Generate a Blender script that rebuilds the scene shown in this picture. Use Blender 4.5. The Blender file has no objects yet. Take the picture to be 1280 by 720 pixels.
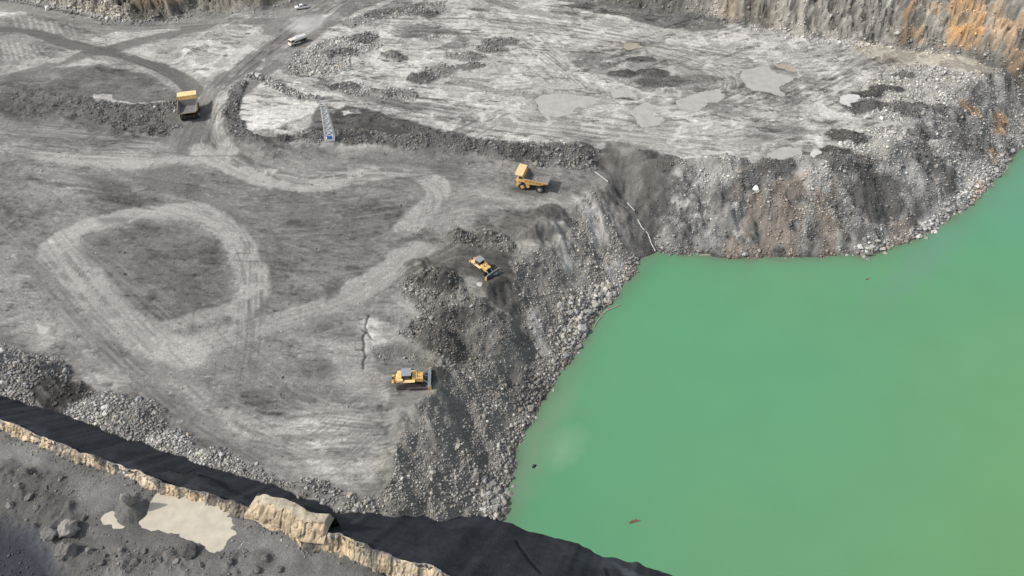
import bpy, bmesh, math, random
import numpy as np
from mathutils import Vector, Matrix, Euler
random.seed(7)
rng = np.random.default_rng(11)
F = np.float32
scene = bpy.context.scene
COL = scene.collection

# ------------------------------------------------------------------ camera model
FPX, PITCH, CAMH = 914.0, math.radians(44.0), 138.0
SP, CP = math.sin(PITCH), math.cos(PITCH)
WATER = -14.0

def unproj(px, py, z):
    u = (np.asarray(px, float) - 640) / FPX
    v = (np.asarray(py, float) - 360) / FPX
    t = (CAMH - z) / (SP + v * CP)
    return u * t, (CP - v * SP) * t

def sstep(a, b, x):
    t = np.clip((x - a) / (b - a), 0, 1)
    return t * t * (3 - 2 * t)

# ------------------------------------------------------------------ noise
_T = rng.random((256, 256)).astype(F)
def vnoise(x, y):
    xi = np.floor(x).astype(np.int32); yi = np.floor(y).astype(np.int32)
    fx = (x - xi).astype(F); fy = (y - yi).astype(F)
    fx = fx * fx * (3 - 2 * fx); fy = fy * fy * (3 - 2 * fy)
    x0 = xi & 255; x1 = (xi + 1) & 255; y0 = yi & 255; y1 = (yi + 1) & 255
    a = _T[x0, y0]; b = _T[x1, y0]; c = _T[x0, y1]; d = _T[x1, y1]
    return (a + (b - a) * fx) + ((c + (d - c) * fx) - (a + (b - a) * fx)) * fy   # 0..1

def fbm(x, y, scale, octs=4, seed=0, gain=.5):
    """-1..1"""
    out = 0; amp = 1.0; tot = 0; f = 1.0 / scale; ang = .6 + seed
    for o in range(octs):
        ca, sa = math.cos(ang), math.sin(ang)
        out = out + amp * (vnoise((x * ca - y * sa) * f + 17.3 * (seed + o), (x * sa + y * ca) * f + 9.1 * (seed + 2 * o)) * 2 - 1)
        tot += amp; amp *= gain; f *= 2.03; ang += 1.1
    return (out / tot * 1.6).astype(F)

def ridge(x, y, scale, octs=3, seed=0):
    return 1 - np.abs(fbm(x, y, scale, octs, seed))

# ------------------------------------------------------------------ distance helpers
def seg_dist(pts, X, Y):
    best = None
    for (x0, y0), (x1, y1) in zip(pts[:-1], pts[1:]):
        dx, dy = x1 - x0, y1 - y0
        L2 = dx * dx + dy * dy + 1e-9
        t = np.clip(((X - x0) * dx + (Y - y0) * dy) / L2, 0, 1)
        d = (X - x0 - t * dx) ** 2 + (Y - y0 - t * dy) ** 2
        best = d if best is None else np.minimum(best, d)
    return np.sqrt(best)

def inside(poly, X, Y):
    r = np.zeros(X.shape, bool); n = len(poly)
    for i in range(n):
        x0, y0 = poly[i]; x1, y1 = poly[(i + 1) % n]
        c = ((y0 > Y) != (y1 > Y)) & (X < (x1 - x0) * (Y - y0) / (y1 - y0 + 1e-12) + x0)
        r ^= c
    return r

def poly_sd(poly, X, Y):      # positive inside
    d = seg_dist(list(poly) + [poly[0]], X, Y)
    return np.where(inside(poly, X, Y), d, -d)

def smooth_pts(p, n=6):
    p = [np.array(q, float) for q in p]
    if len(p) < 3: return [tuple(q) for q in p]
    out = []
    for i in range(len(p) - 1):
        a = p[max(i - 1, 0)]; b = p[i]; c = p[i + 1]; d = p[min(i + 2, len(p) - 1)]
        for k in range(n):
            t = k / n
            out.append(tuple(.5 * ((2 * b) + (c - a) * t + (2 * a - 5 * b + 4 * c - d) * t * t + (3 * b - a - 3 * c + d) * t ** 3)))
    out.append(tuple(p[-1]))
    return out

# ------------------------------------------------------------------ large-scale bench heights
UPPER = [(225, 60), (262, 118), (278, 165), (330, 186), (420, 178), (520, 180), (640, 187), (700, 185), (775, 186), (850, 214), (900, 300), (1500, 420), (1700, -70), (430, -70)]
UPPER_W = [tuple(map(float, unproj(px, max(py, -70), 3.0))) for px, py in UPPER]
def bench(X, Y):
    d = poly_sd(UPPER_W, X, Y)
    return (3.0 * sstep(-5, 3, d)).astype(F)

def W(px, py):
    """pixel on the bench -> world xy"""
    z = np.zeros(np.shape(px))
    for _ in range(3):
        x, y = unproj(px, py, z)
        z = bench(np.asarray(x), np.asarray(y))
    return x, y
def WP(pts, z=None):
    a = np.array(pts, float)
    x, y = W(a[:, 0], a[:, 1]) if z is None else unproj(a[:, 0], a[:, 1], z)
    return list(zip(x.tolist(), y.tolist()))

# lake shore
SHORE = [(600, 720), (627, 652), (632, 622), (640, 595), (652, 555), (664, 527), (684, 488), (706, 455), (728, 424), (746, 398), (768, 372), (790, 340), (806, 324), (821, 315),
         (850, 318), (885, 319), (925, 323), (960, 321), (1000, 323), (1040, 320), (1075, 320), (1096, 316), (1118, 306), (1145, 297), (1163, 288), (1180, 277), (1203, 262), (1222, 243), (1243, 222), (1262, 197), (1285, 180), (1330, 150)]
LAKE = [tuple(map(float, unproj(px, py, WATER))) for px, py in SHORE]
LAKE = LAKE + [(330, 330), (420, 150), (300, -60), (60, -60)]

# near ridge: crest line through two points at z=10
CR = 10.0
cA = np.array(unproj(0, 530, CR), float).ravel(); cB = np.array(unproj(550, 720, CR), float).ravel()
cdir = (cB - cA) / np.linalg.norm(cB - cA)
cnor = np.array([-cdir[1], cdir[0]])          # towards the pit
if cnor[1] < 0: cnor = -cnor

# back walls
WALLR = WP([(560, -30), (650, -8), (720, 2), (800, 14), (910, 31), (1000, 49), (1060, 57), (1150, 62), (1230, 78), (1290, 96), (1420, 130)]) 
WALLR_P = WALLR + [(520, 300), (520, 900), (60, 900)]
WALLL = WP([(-80, -25), (27, 1), (84, 14), (134, 27), (188, 31), (222, 27), (250, 17), (330, 13), (395, -2), (420, -22)])
WALLL_P = WALLL + [(-90, 900), (-700, 900), (-700, 330)]

# ------------------------------------------------------------------ the grid
def axis(lo, hi, f, far):
    a = [lo]
    while a[-1] < hi: a.append(a[-1] + f(a[-1]))
    s = f(a[-1]); right = [a[-1]]
    while right[-1] < far: s *= 1.35; right.append(right[-1] + s)
    s = f(a[0]); left = [a[0]]
    while left[-1] > -far: s *= 1.35; left.append(left[-1] - s)
    return np.array(left[:0:-1] + a + right[1:])
xs = axis(-232, 240, lambda v: .27, 3500)
ys = axis(44, 400, lambda v: .24 + .24 * max(0, v - 50) / 290, 3500)
X, Y = np.meshgrid(xs.astype(F), ys.astype(F))
NY, NX = X.shape
w1x = fbm(X, Y, 7, 3, 1); w1y = fbm(X, Y, 7, 3, 2)
w2x = fbm(X, Y, 26, 2, 3); w2y = fbm(X, Y, 26, 2, 4)
n_fine = fbm(X, Y, 1.2, 4, 5, .75); n_mid = fbm(X, Y, 3.5, 4, 6); n_big = fbm(X, Y, 30, 3, 7)
XW = X + .9 * w1x + .8 * w2x + .55 * n_mid + .30 * n_fine; YW = Y + .9 * w1y + .8 * w2y - .5 * n_mid + .30 * fbm(X, Y, 1.0, 2, 15)      # warped coordinates for irregular outlines

def sl_of(pts, m):
    px = [p[0] for p in pts]; py = [p[1] for p in pts]
    i0 = np.searchsorted(ys, min(py) - m); i1 = np.searchsorted(ys, max(py) + m)
    j0 = np.searchsorted(xs, min(px) - m); j1 = np.searchsorted(xs, max(px) + m)
    return slice(max(i0, 0), max(i1, 1)), slice(max(j0, 0), max(j1, 1))

def line_mask(pts, w, soft=.8, z=None, smooth=True, warp=1.0, world=False):
    p = pts if world else WP(pts, z)
    if smooth: p = smooth_pts(p)
    soft = max(.25, soft * .5)
    s = sl_of(p, w / 2 + soft + 4)
    x = X[s] + (XW[s] - X[s]) * warp; y = Y[s] + (YW[s] - Y[s]) * warp
    d = seg_dist(p, x, y)
    return s, (1 - sstep(w / 2 - soft, w / 2 + soft, d)).astype(F)

def area_mask(pts, soft=1.2, z=None, warp=1.0, world=False):
    p = pts if world else WP(pts, z)
    soft = max(.25, soft * .55)
    s = sl_of(p, soft + 5)
    x = X[s] + (XW[s] - X[s]) * warp; y = Y[s] + (YW[s] - Y[s]) * warp
    return s, sstep(-soft, soft, poly_sd(p, x, y)).astype(F)

def lerp_in(arr, sm, val, k=1.0):
    s, m = sm
    arr[s] += (val - arr[s]) * (m * k)

# ------------------------------------------------------------------ heights
Z = bench(X, Y)
Z += .35 * fbm(X, Y, 22, 2, 8)
Z += .012 * np.clip(Y - 235, 0, 400)
d_lake = -poly_sd(LAKE, X + .9 * w1x + .5 * n_mid, Y + .9 * w1y).astype(F)     # + on land
# slope of the shore faces: gentle rubble fan on the left, steeper bench face at the back
kmap = .57 + .23 * sstep(36, 52, X) * sstep(150, 172, Y) * (1 - .62 * sstep(95, 128, X))
kmap *= 1 + .13 * fbm(X, Y, 16, 3, 49)
# material colour fields
A = np.full(X.shape, .180, F)      # grey reflectance
BR = np.full(X.shape, .26, F)      # warmth
OR = np.zeros(X.shape, F)          # ochre stain
WET = np.zeros(X.shape, F)
R = np.zeros(X.shape, F)           # rocks per m2
S = np.full(X.shape, .30, F)       # rock size
SM = np.zeros(X.shape, F)          # rolled smooth by traffic
BUMP = np.zeros(X.shape, F)        # rubble relief

exec_later = []
def L(pts, w, val, k=.8, soft=.8, **kw):
    sm = line_mask(pts, w, soft, **kw); lerp_in(A, sm, val, k)
    if w > 4: SM[sm[0]] = np.maximum(SM[sm[0]], sm[1] * .75)
def P(pts, val, k=.8, soft=1.2, **kw): lerp_in(A, area_mask(pts, soft, **kw), val, k)
def rub(pts, dens, size, bump=.5, val=None, k=.8, soft=1.5, br=None, z=None):
    dens *= 1.6; size *= .84; bump *= 1.05
    sm = area_mask(pts, soft, z); s, m = sm
    R[s] = np.maximum(R[s], m * dens); S[s] += (size - S[s]) * m
    BUMP[s] = np.maximum(BUMP[s], m * bump)
    if val is not None: lerp_in(A, sm, val, k)
    if br is not None: lerp_in(BR, sm, br, 1)
def rubl(pts, w, dens, size, bump=.5, val=None, k=.8, soft=1.2, h=0, z=None):
    dens *= 1.15; size *= .9; bump *= .8; h *= .55
    sm = line_mask(pts, w, soft, z); s, m = sm
    R[s] = np.maximum(R[s], m * dens); S[s] += (size - S[s]) * m
    BUMP[s] = np.maximum(BUMP[s], m * bump)
    if val is not None: lerp_in(A, sm, val, k)
    if h: Z[s] += h * m * (1 + .4 * n_mid[s])
def heap(px, py, rx, ry, h, val=None, dens=0, size=.3, z=None, ang=0.0, k=.9, bump=.25):
    x, y = W(px, py) if z is None else unproj(px, py, z)
    x = float(x); y = float(y); m_ = max(rx, ry) + 3
    s = sl_of([(x, y)], m_)
    dx = XW[s] - x; dy = YW[s] - y
    ca, sa = math.cos(ang), math.sin(ang)
    q = np.sqrt(((dx * ca + dy * sa) / rx) ** 2 + ((-dx * sa + dy * ca) / ry) ** 2)
    f = np.clip(1 - q, 0, 1); f = f * (1.25 - .25 * f)
    Z[s] += h * f * (1 + .25 * n_mid[s])
    m = sstep(0, .25, 1.05 - q)
    if val is not None: A[s] += (val - A[s]) * m * k
    if dens: R[s] = np.maximum(R[s], dens * m); S[s] += (size - S[s]) * m
    BUMP[s] = np.maximum(BUMP[s], bump * m)

# ================================================================== SURFACES (pixel-traced outlines laid on the benches)
PALE, MID, DARK, SOIL = .46, .185, .105, .07
# --- upper bench base: pale clay
P([(300, 120), (330, 186), (640, 190), (770, 192), (880, 225), (1000, 215), (1290, 215), (1290, 92), (1100, 60), (910, 34), (650, -4), (520, -10), (440, 20), (350, 80)], .36, .95, 2)
P([(-40, -20), (420, -20), (330, 60), (250, 150), (220, 118), (130, 84), (40, 90), (-40, 130)], .25, .9, 3)
P([(100, -10), (480, -20), (430, 14), (340, 30), (200, 40)], .24, .8, 2)
# --- haul road
L([(470, -30), (425, 6), (385, 36), (345, 66), (305, 96), (272, 122), (254, 148), (238, 178)], 18, .165, .95, 1.5, warp=.5)
L([(244, 165), (232, 190), (215, 215)], 14, .15, .5, 6)
L([(262, 160), (270, 185), (300, 208)], 10, .16, .4, 6)
L([(400, -12), (360, 22), (320, 50), (282, 84), (248, 108)], 9, .18, .85, 1.5, warp=.6)
L([(-20, 4), (60, 17), (130, 33), (200, 38), (270, 31), (340, 20), (400, 8), (460, -12)], 9, .235, .9, 1.5, warp=.4)
L([(0, 2), (60, 12), (110, 24)], 2.5, .08, .7, 1, warp=.5)
L([(-30, 108), (60, 83), (105, 70), (140, 62), (190, 50), (250, 38), (330, 28)], 6.5, .16, .95, .8, warp=.5)
L([(-20, 38), (30, 39), (70, 52), (110, 64), (150, 68), (190, 82), (222, 98), (246, 118)], 6.5, .115, .95, .8, warp=.5)
P([(-20, 20), (28, 16), (36, 20), (-20, 26)], PALE, .9, .8)
P([(92, 22), (115, 26), (135, 34), (112, 30)], .34, .7, .8)
P([(120, 50), (150, 42), (230, 38), (170, 50), (130, 60), (112, 56)], .42, .85, .8)
P([(150, 65), (230, 48), (320, 38), (345, 48), (300, 78), (262, 102), (230, 90)], .34, .9, 1.2)
P([(-20, 116), (70, 92), (75, 98), (50, 112), (-20, 122)], .42, .8, 1)
P([(80, 84), (112, 73), (150, 80), (125, 86)], .40, .8, 1)
P([(55, 80), (72, 66), (100, 66), (70, 80)], .37, .7, 1)
P([(0, 82), (20, 82), (55, 74), (50, 82), (0, 96)], .32, .7, 1)
P([(-30, 26), (50, 24), (85, 28), (118, 40), (108, 52), (60, 42), (20, 35), (-30, 36)], .19, .8, 1.5)
P([(-30, 44), (30, 44), (62, 60), (58, 70), (20, 82), (-30, 84)], .19, .8, 1.5)
for i in range(9):     # ripped strips, far left
    L([(18 + i * 9 + random.uniform(-2, 2), 22 + i * 1.2), (22 + i * 9.5, 35 + i * 1.6)], 1.0, .34, .6, .5, warp=.4)
for i in range(8):
    L([(2 + i * 7 + random.uniform(-2, 2), 52 + i * 1.2), (8 + i * 7.5, 76 + i * .2)], 1.0, .33, .6, .5, warp=.4)
# --- road edges & wheel lanes
L([(420, 10), (385, 38), (353, 60), (322, 84), (300, 104), (285, 124), (272, 150), (275, 172), (292, 195)], 4.5, .33, .85, 1.2, warp=.4)
L([(300, 106), (284, 128), (268, 150), (262, 175), (262, 195)], 1.2, .10, .6, .5, warp=.3)
L([(288, 106), (276, 122), (264, 142)], 3, .30, .6, .8, warp=.4)
L([(368, 48), (340, 66), (316, 82), (296, 100)], 1.2, .10, .5, .6, warp=.4)
L([(340, 52), (312, 72), (296, 88)], 3, .12, .4, .8)
P([(372, 24), (404, 20), (402, 34), (378, 42), (358, 38)], .40, .8, 4)  # pale ground painted in for the bright dust haze above it
# --- dumped rubble left of the road
P([(15, 92), (70, 86), (130, 82), (185, 96), (224, 118), (226, 160), (200, 172), (120, 166), (60, 158), (10, 148), (-20, 120)], .12, .85, 2)
P([(116, 118), (140, 118), (142, 126), (118, 128)], .40, .8, .5)
L([(140, 126), (175, 128), (205, 126)], 1.2, .40, .8, .5)
rub([(90, 118), (160, 130), (222, 125), (226, 158), (205, 172), (150, 166), (110, 150)], 1.6, .42, .6, .12, .6)
rub([(20, 104), (90, 120), (110, 150), (60, 150), (15, 140)], .7, .35, .5)
rubl([(205, 128), (222, 140), (226, 158)], 4, 2.5, .6, .5)
# --- main bench washes
P([(-30, 180), (70, 178), (220, 178), (215, 205), (140, 208), (60, 196), (-30, 190)], .27, .7, 2.5)
L([(60, 192), (130, 201), (200, 204), (245, 198)], 7, .33, .8, 2.5)
P([(-20, 160), (110, 168), (215, 174), (216, 182), (110, 178), (-20, 174)], .16, .6, 1.5)
P([(90, 225), (220, 205), (330, 235), (420, 250), (500, 235), (510, 262), (470, 320), (420, 370), (330, 380), (316, 330), (290, 285), (225, 258), (150, 268)], .145, .8, 5)
P([(118, 300), (160, 285), (230, 275), (268, 300), (285, 345), (288, 380), (250, 395), (200, 400), (165, 380), (130, 345), (112, 320)], .13, .9, 3)
P([(200, 205), (300, 218), (330, 232), (350, 250), (280, 255), (215, 240)], .15, .7, 3)
# pale driven loops
TR = .36
L([(250, 186), (275, 200), (305, 217), (345, 227), (390, 230), (430, 225), (470, 217), (508, 214), (535, 222), (545, 238), (533, 260), (508, 282)], 7.5, .35, .85, 1.8, warp=1.0)
L([(520, 310), (500, 328), (478, 346), (455, 360)], 9, .32, .85, 1.5, warp=.8)
L([(470, 352), (440, 372), (408, 384), (375, 396), (330, 406), (290, 420), (255, 430), (205, 440)], 7.5, .29, .8, 2, warp=.9)
L([(66, 318), (76, 300), (105, 285), (140, 276), (180, 266), (222, 263), (258, 268), (282, 285), (298, 308), (312, 338), (316, 365), (304, 388)], 8, .35, .85, 2.0, warp=1.0)
L([(72, 305), (88, 325), (108, 348), (135, 380), (165, 408), (200, 430), (240, 446)], 9.5, .34, .8, 3.0, warp=1.0)
L([(195, 410), (250, 398), (298, 384), (325, 372)], 4.5, .28, .7, 2)
L([(110, 206), (170, 232), (215, 245), (260, 262)], 3, .27, .5, 2)
P([(-30, 330), (40, 360), (110, 420), (180, 480), (120, 480), (60, 440), (-30, 400)], .30, .7, 6)
P([(100, 455), (150, 475), (140, 492), (105, 478)], .34, .7, 2)
P([(180, 470), (240, 500), (330, 560), (430, 610), (470, 600), (480, 540), (430, 500), (350, 520), (260, 500)], .29, .75, 5)
P([(330, 530), (430, 520), (480, 545), (470, 590), (420, 600)], .40, .75, 5)
P([(395, 395), (450, 385), (465, 400), (470, 470), (520, 480), (515, 505), (440, 500), (410, 470)], .26, .6, 3)
P([(452, 400), (490, 402), (530, 405), (528, 425), (480, 428), (450, 440)], .42, .85, 2)
P([(380, 400), (400, 395), (440, 400), (430, 425), (390, 430)], .15, .6, 2)
P([(410, 355), (430, 350), (432, 372), (410, 378)], .10, .5, 1.5)
P([(500, 284), (520, 286), (512, 306), (490, 306)], .15, .5, 2)
P([(470, 478), (510, 486), (545, 484), (540, 494), (480, 492)], .11, .7, 1.5)
P([(595, 205), (640, 200), (652, 216), (640, 246), (700, 250), (690, 262), (620, 262), (560, 250)], .28, .75, 3)
P([(700, 232), (740, 236), (742, 248), (700, 256)], .16, .7, 2)
P([(556, 222), (610, 225), (600, 238), (560, 236)], .17, .5, 2)
P([(540, 262), (600, 262), (590, 285), (545, 290)], .27, .5, 2)
P([(290, 196), (400, 200), (560, 205), (600, 200), (560, 190), (420, 188), (320, 188)], .155, .75, 2)
L([(120, 185), (200, 190), (300, 198)], 1.0, .11, .5, .6)
for y0, x0, x1 in ((248, 90, 175), (256, 120, 190), (238, 60, 150), (232, 30, 110)):
    L([(x0, y0 - 8), ((x0 + x1) / 2, y0 - 2), (x1, y0 + 4)], 1.3, .09, .6, .7)
# --- rubble platform on the right edge of the main bench
P([(560, 285), (610, 285), (660, 262), (720, 248), (770, 240), (820, 315), (760, 390), (700, 460), (660, 540), (632, 650), (420, 640), (470, 610), (520, 510), (545, 490), (545, 460), (530, 440), (470, 420), (495, 360), (515, 325)], .235, .9, 2.5)
sm = area_mask([(515, 320), (610, 280), (720, 245), (800, 200), (840, 220), (820, 315), (700, 460), (632, 650), (420, 640), (520, 510)], 4); lerp_in(BR, sm, .45, 1)
P([(560, 305), (592, 296), (640, 318), (650, 350), (600, 350), (560, 340), (520, 330)], .095, .9, 2)      # cleared pads
P([(600, 350), (640, 345), (650, 365), (615, 372)], .075, .8, 2)
P([(640, 262), (690, 262), (690, 300), (640, 300), (620, 290)], .10, .8, 2)
# rubble
rub([(620, 640), (470, 625), (500, 560), (530, 510), (570, 470), (590, 430), (640, 400), (690, 360), (700, 300), (720, 255), (745, 240), (822, 318), (760, 400), (690, 480), (650, 560), (632, 650)], 6, .36, .35, .25, .85)
rub([(500, 355), (545, 335), (580, 350), (600, 380), (640, 380), (640, 430), (560, 470), (540, 455), (530, 430), (495, 415), (530, 400)], 4.0, .38, .7, .19, .8)
rub([(552, 288), (600, 288), (640, 300), (650, 318), (610, 312), (560, 305)], 3.5, .42, .8, .16, .7)
rub([(640, 330), (700, 300), (740, 350), (720, 420), (660, 420)], 4, .4, .5, .20, .7)
rub([(455, 432), (525, 428), (535, 460), (470, 455)], 2.2, .3, .3)
rubl([(630, 650), (640, 595), (664, 527), (706, 455), (746, 398), (790, 340), (815, 318)], 9, 6.5, .45, .3, z=-12)
rub([(715, 365), (775, 345), (745, 395), (715, 430), (690, 420)], 4.5, .64, .5, .26, .7, z=-10)
rub([(595, 590), (632, 585), (632, 650), (600, 648)], 4, .6, .4, .25, .7, z=-10)
for pts, zz_ in (([(712, 254), (736, 256), (768, 296), (795, 322), (778, 345), (748, 316)], -5), ([(690, 302), (708, 302), (728, 336), (742, 356), (722, 356), (704, 332)], -5), ([(655, 372), (668, 374), (690, 420), (672, 416)], -4)):
    a_ = area_mask(pts, 2.5, z=zz_); m_ = a_[1] * sstep(-.6, .3, n_mid[a_[0]] + .25)
    lerp_in(A, (a_[0], m_), .42, .9); R[a_[0]] *= 1 - .65 * m_; S[a_[0]] *= 1 - .3 * m_; lerp_in(BR, (a_[0], m_), .25, 1)
for px, py, rx, ry, h, v in ((575, 297, 5, 3, 1.6, .12), (612, 298, 6, 3, 1.5, .12), (555, 352, 5, 4, 1.5, .14), (530, 345, 5, 4, 1.2, .13),
                             (560, 395, 5, 4, 1.3, .13), (600, 385, 5, 4, 1.4, .14), (628, 362, 5, 4, 1.8, .085), (515, 405, 4, 3, .8, .2),
                             (545, 425, 6, 4, 1.2, .12), (590, 425, 6, 5, 1.2, .15), (700, 270, 5, 3, 1.0, .10), (668, 290, 6, 4, 1.1, .12), (640, 395, 6, 5, 1.0, .15), (525, 330, 4, 3, .8, .1)):
    heap(px, py, rx, ry, h * 1.5, v * .95, k=.7, bump=.5)
for px, py, rx, ry, h, v in ((552, 352, 6, 5, 2.4, .075), (632, 364, 5, 4.5, 2.0, .085), (690, 268, 6, 4, 1.6, .085), (556, 430, 7, 5, 2.0, .085), (660, 450, 6, 6, 1.6, .12), (572, 402, 6, 4, 1.8, .10)):
    heap(px, py, rx, ry, h, v, k=.85, bump=.3); s_h = sl_of([tuple(float(q) for q in W(px, py))], rx * .8); R[s_h] *= .6
for px, py, rx, ry, h in ((552, 500, 8, 9, 4.2), (532, 545, 8, 10, 3.6), (515, 585, 9, 8, 2.6), (600, 455, 6, 6, 1.5)):
    heap(px, py, rx, ry, h, None, bump=.4)
# --- berm and spoil between the benches
P([(285, 110), (330, 185), (420, 186), (560, 192), (660, 200), (780, 200), (820, 215), (770, 188), (640, 180), (560, 166), (480, 140), (430, 130), (380, 176), (310, 168), (300, 120)], .095, .95, 1.5)
P([(305, 120), (340, 116), (396, 128), (400, 136), (372, 148), (350, 162), (312, 163), (302, 150)], .52, 1, .8)
P([(395, 130), (440, 140), (475, 150), (520, 168), (560, 172), (555, 180), (480, 165), (420, 168), (380, 165)], .085, .8, 1.5)
P([(425, 138), (446, 135), (450, 141), (430, 146)], .42, .9, .4)
rubl([(300, 108), (292, 130), (292, 152), (312, 172), (345, 178), (375, 174)], 5, 1.6, .45, .6, .085, .6, h=.9)
rubl([(318, 98), (345, 108), (372, 118), (396, 124)], 4, 2.5, .55, .5, .16, .5, h=.9)
rubl([(385, 172), (440, 170), (500, 176), (560, 182), (620, 188), (680, 194), (740, 198)], 7, 3.2, .42, .55, .13, .5, h=.8)
rubl([(440, 152), (480, 150), (540, 168), (600, 182)], 4, 1.2, .35, .5, h=.9)
rubl([(680, 200), (712, 203), (735, 205)], 8, 3.0, .5, .7, .14, .6, h=.7)
rub([(380, 182), (425, 180), (425, 188), (380, 190)], 3, .4, .3, .22, .6)
P([(640, 182), (672, 182), (674, 204), (644, 202)], .075, .8, 1)
P([(735, 188), (775, 190), (785, 196), (740, 198)], .11, .7, 1)
# --- upper bench marks
P([(345, 82), (365, 75), (380, 95), (430, 102), (470, 120), (560, 134), (520, 140), (430, 120), (380, 106), (352, 92)], .14, .7, 1.2)       # ramp track
rub([(358, 84), (372, 62), (420, 48), (470, 40), (478, 60), (440, 75), (440, 86), (405, 96), (365, 95)], 2.6, .5, .45, .3, .6)
rub([(420, 30), (460, 18), (520, 8), (560, 2), (555, 20), (480, 25), (440, 36)], 2.2, .45, .45, .2, .6)
P([(440, 30), (500, 2), (540, -4), (530, 12), (470, 24)], .10, .6, 1.5)
for px, py, rx, ry, h, v in ((434, 68, 6, 4, 1.8, .08), (452, 50, 6, 5, 1.6, .11), (410, 70, 4, 3, 1.0, .12), (488, 70, 5, 3.5, 1.4, .15), (500, 72, 4, 3, 1.2, .12),
                             (527, 98, 6.5, 5, 2.4, .045), (486, 116, 5, 4, 1.6, .09), (430, 108, 7, 2.5, 1.2, .06), (468, 114, 3, 2, 1.0, .07), (505, 118, 5, 3, 1.0, .16),
                             (552, 88, 8, 4, 1.2, .22), (585, 72, 9, 4, 1.4, .2), (625, 54, 8, 4, 1.6, .13), (612, 62, 6, 4, 1.2, .14), (590, 84, 6, 3, .8, .12), (535, 20, 6, 4, 1.5, .08), (548, 92, 6, 4, .9, .2)):
    heap(px, py, rx, ry, h, v, 2.0, .42, k=.8)
P([(490, 34), (520, 32), (575, 40), (590, 55), (575, 65), (545, 62), (525, 50), (490, 48)], .13, .85, 4)
for i in range(11):      # fan of tyre marks
    a = i / 10
    L([(540 + 6 * a, 64 - 3 * a), (535 + 45 * a, 45 + 2 * a)], .7, .36, .6, .4, warp=.2)
rub([(420, 108), (450, 104), (470, 112), (520, 112), (515, 124), (470, 124), (430, 116)], 1.8, .5, .4, .3, .3)
rubl([(570, 100), (600, 108), (640, 116), (665, 120)], 4, 1.5, .3, .3, .22, .5)
L([(545, 128), (562, 125), (578, 128)], 4, .13, .6, 1)
P([(560, 120), (600, 118), (640, 128), (600, 140), (560, 134)], .40, .5, 2)
L([(600, -6), (615, 6), (650, 16), (690, 22), (720, 28)], 5, .13, .7, 1.5)
L([(588, 16), (610, 15)], 3, .12, .6, 1)
L([(470, 26), (530, 26), (590, 25), (650, 30), (720, 36)], 1.2, .10, .6, .6, warp=.5)
L([(640, 38), (700, 46), (780, 56), (860, 66), (940, 76)], 1.3, .11, .6, .6, warp=.5)
L([(660, 46), (690, 70), (700, 84)], 1.6, .16, .6, .6); L([(668, 44), (698, 70), (712, 88)], 1.0, .14, .5, .6)
P([(760, 6), (800, 12), (850, 20), (900, 30), (912, 38), (870, 42), (820, 36), (780, 24), (690, 8)], .10, .85, 1.5)
P([(700, 66), (740, 62), (800, 62), (850, 80), (895, 96), (900, 106), (870, 112), (830, 118), (790, 108), (750, 100), (720, 84)], .20, .75, 2)
for px, py, rx, ry, h, v in ((778, 94, 7, 2.8, 1.3, .05), (802, 77, 6.5, 3, 1.6, .045), (820, 93, 7, 3.2, 1.2, .07), (830, 102, 12, 4, .6, .10), (742, 72, 9, 3, .8, .17), (760, 82, 5, 2, .7, .14), (880, 100, 8, 4, .8, .15)):
    heap(px, py, rx, ry, h, v, .6, .3, k=.9)
L([(788, 60), (796, 61)], 4, .30, .8, 1); 
P([(780, 57), (800, 57), (802, 63), (782, 64)], .24, .9, .6)
P([(880, 114), (940, 108), (990, 120), (1010, 140), (960, 152), (910, 146), (870, 130)], .19, .7, 2.5)
P([(930, 160), (1000, 150), (1020, 180), (1000, 205), (960, 210), (920, 180)], .20, .7, 3)
L([(980, 128), (1020, 108), (1060, 90), (1095, 72)], 2.0, .17, .6, 1); L([(990, 132), (1030, 110), (1070, 92)], 1.0, .13, .5, .6); L([(1045, 112), (1080, 88), (1095, 70)], 1, .15, .6, .6)
P([(1000, 90), (1040, 96), (1040, 112), (1010, 116)], .15, .5, 1.5)
L([(860, 62), (878, 66), (872, 74)], 2, .12, .6, 1)
P([(1040, 66), (1110, 70), (1110, 90), (1060, 84)], .24, .5, 2)
# brown dirt road at the foot of the right wall
L([(1085, 66), (1150, 72), (1210, 82), (1290, 106), (1340, 122)], 8, .25, .9, 1.5, warp=.5); lerp_in(BR, line_mask([(1085, 66), (1150, 72), (1210, 82), (1290, 106)], 10, 2), .9, .9)
P([(1085, 68), (1120, 70), (1170, 84), (1110, 84)], .21, .6, 2); lerp_in(BR, area_mask([(1085, 68), (1120, 70), (1170, 84), (1110, 84)], 2), .9, .8)
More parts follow.
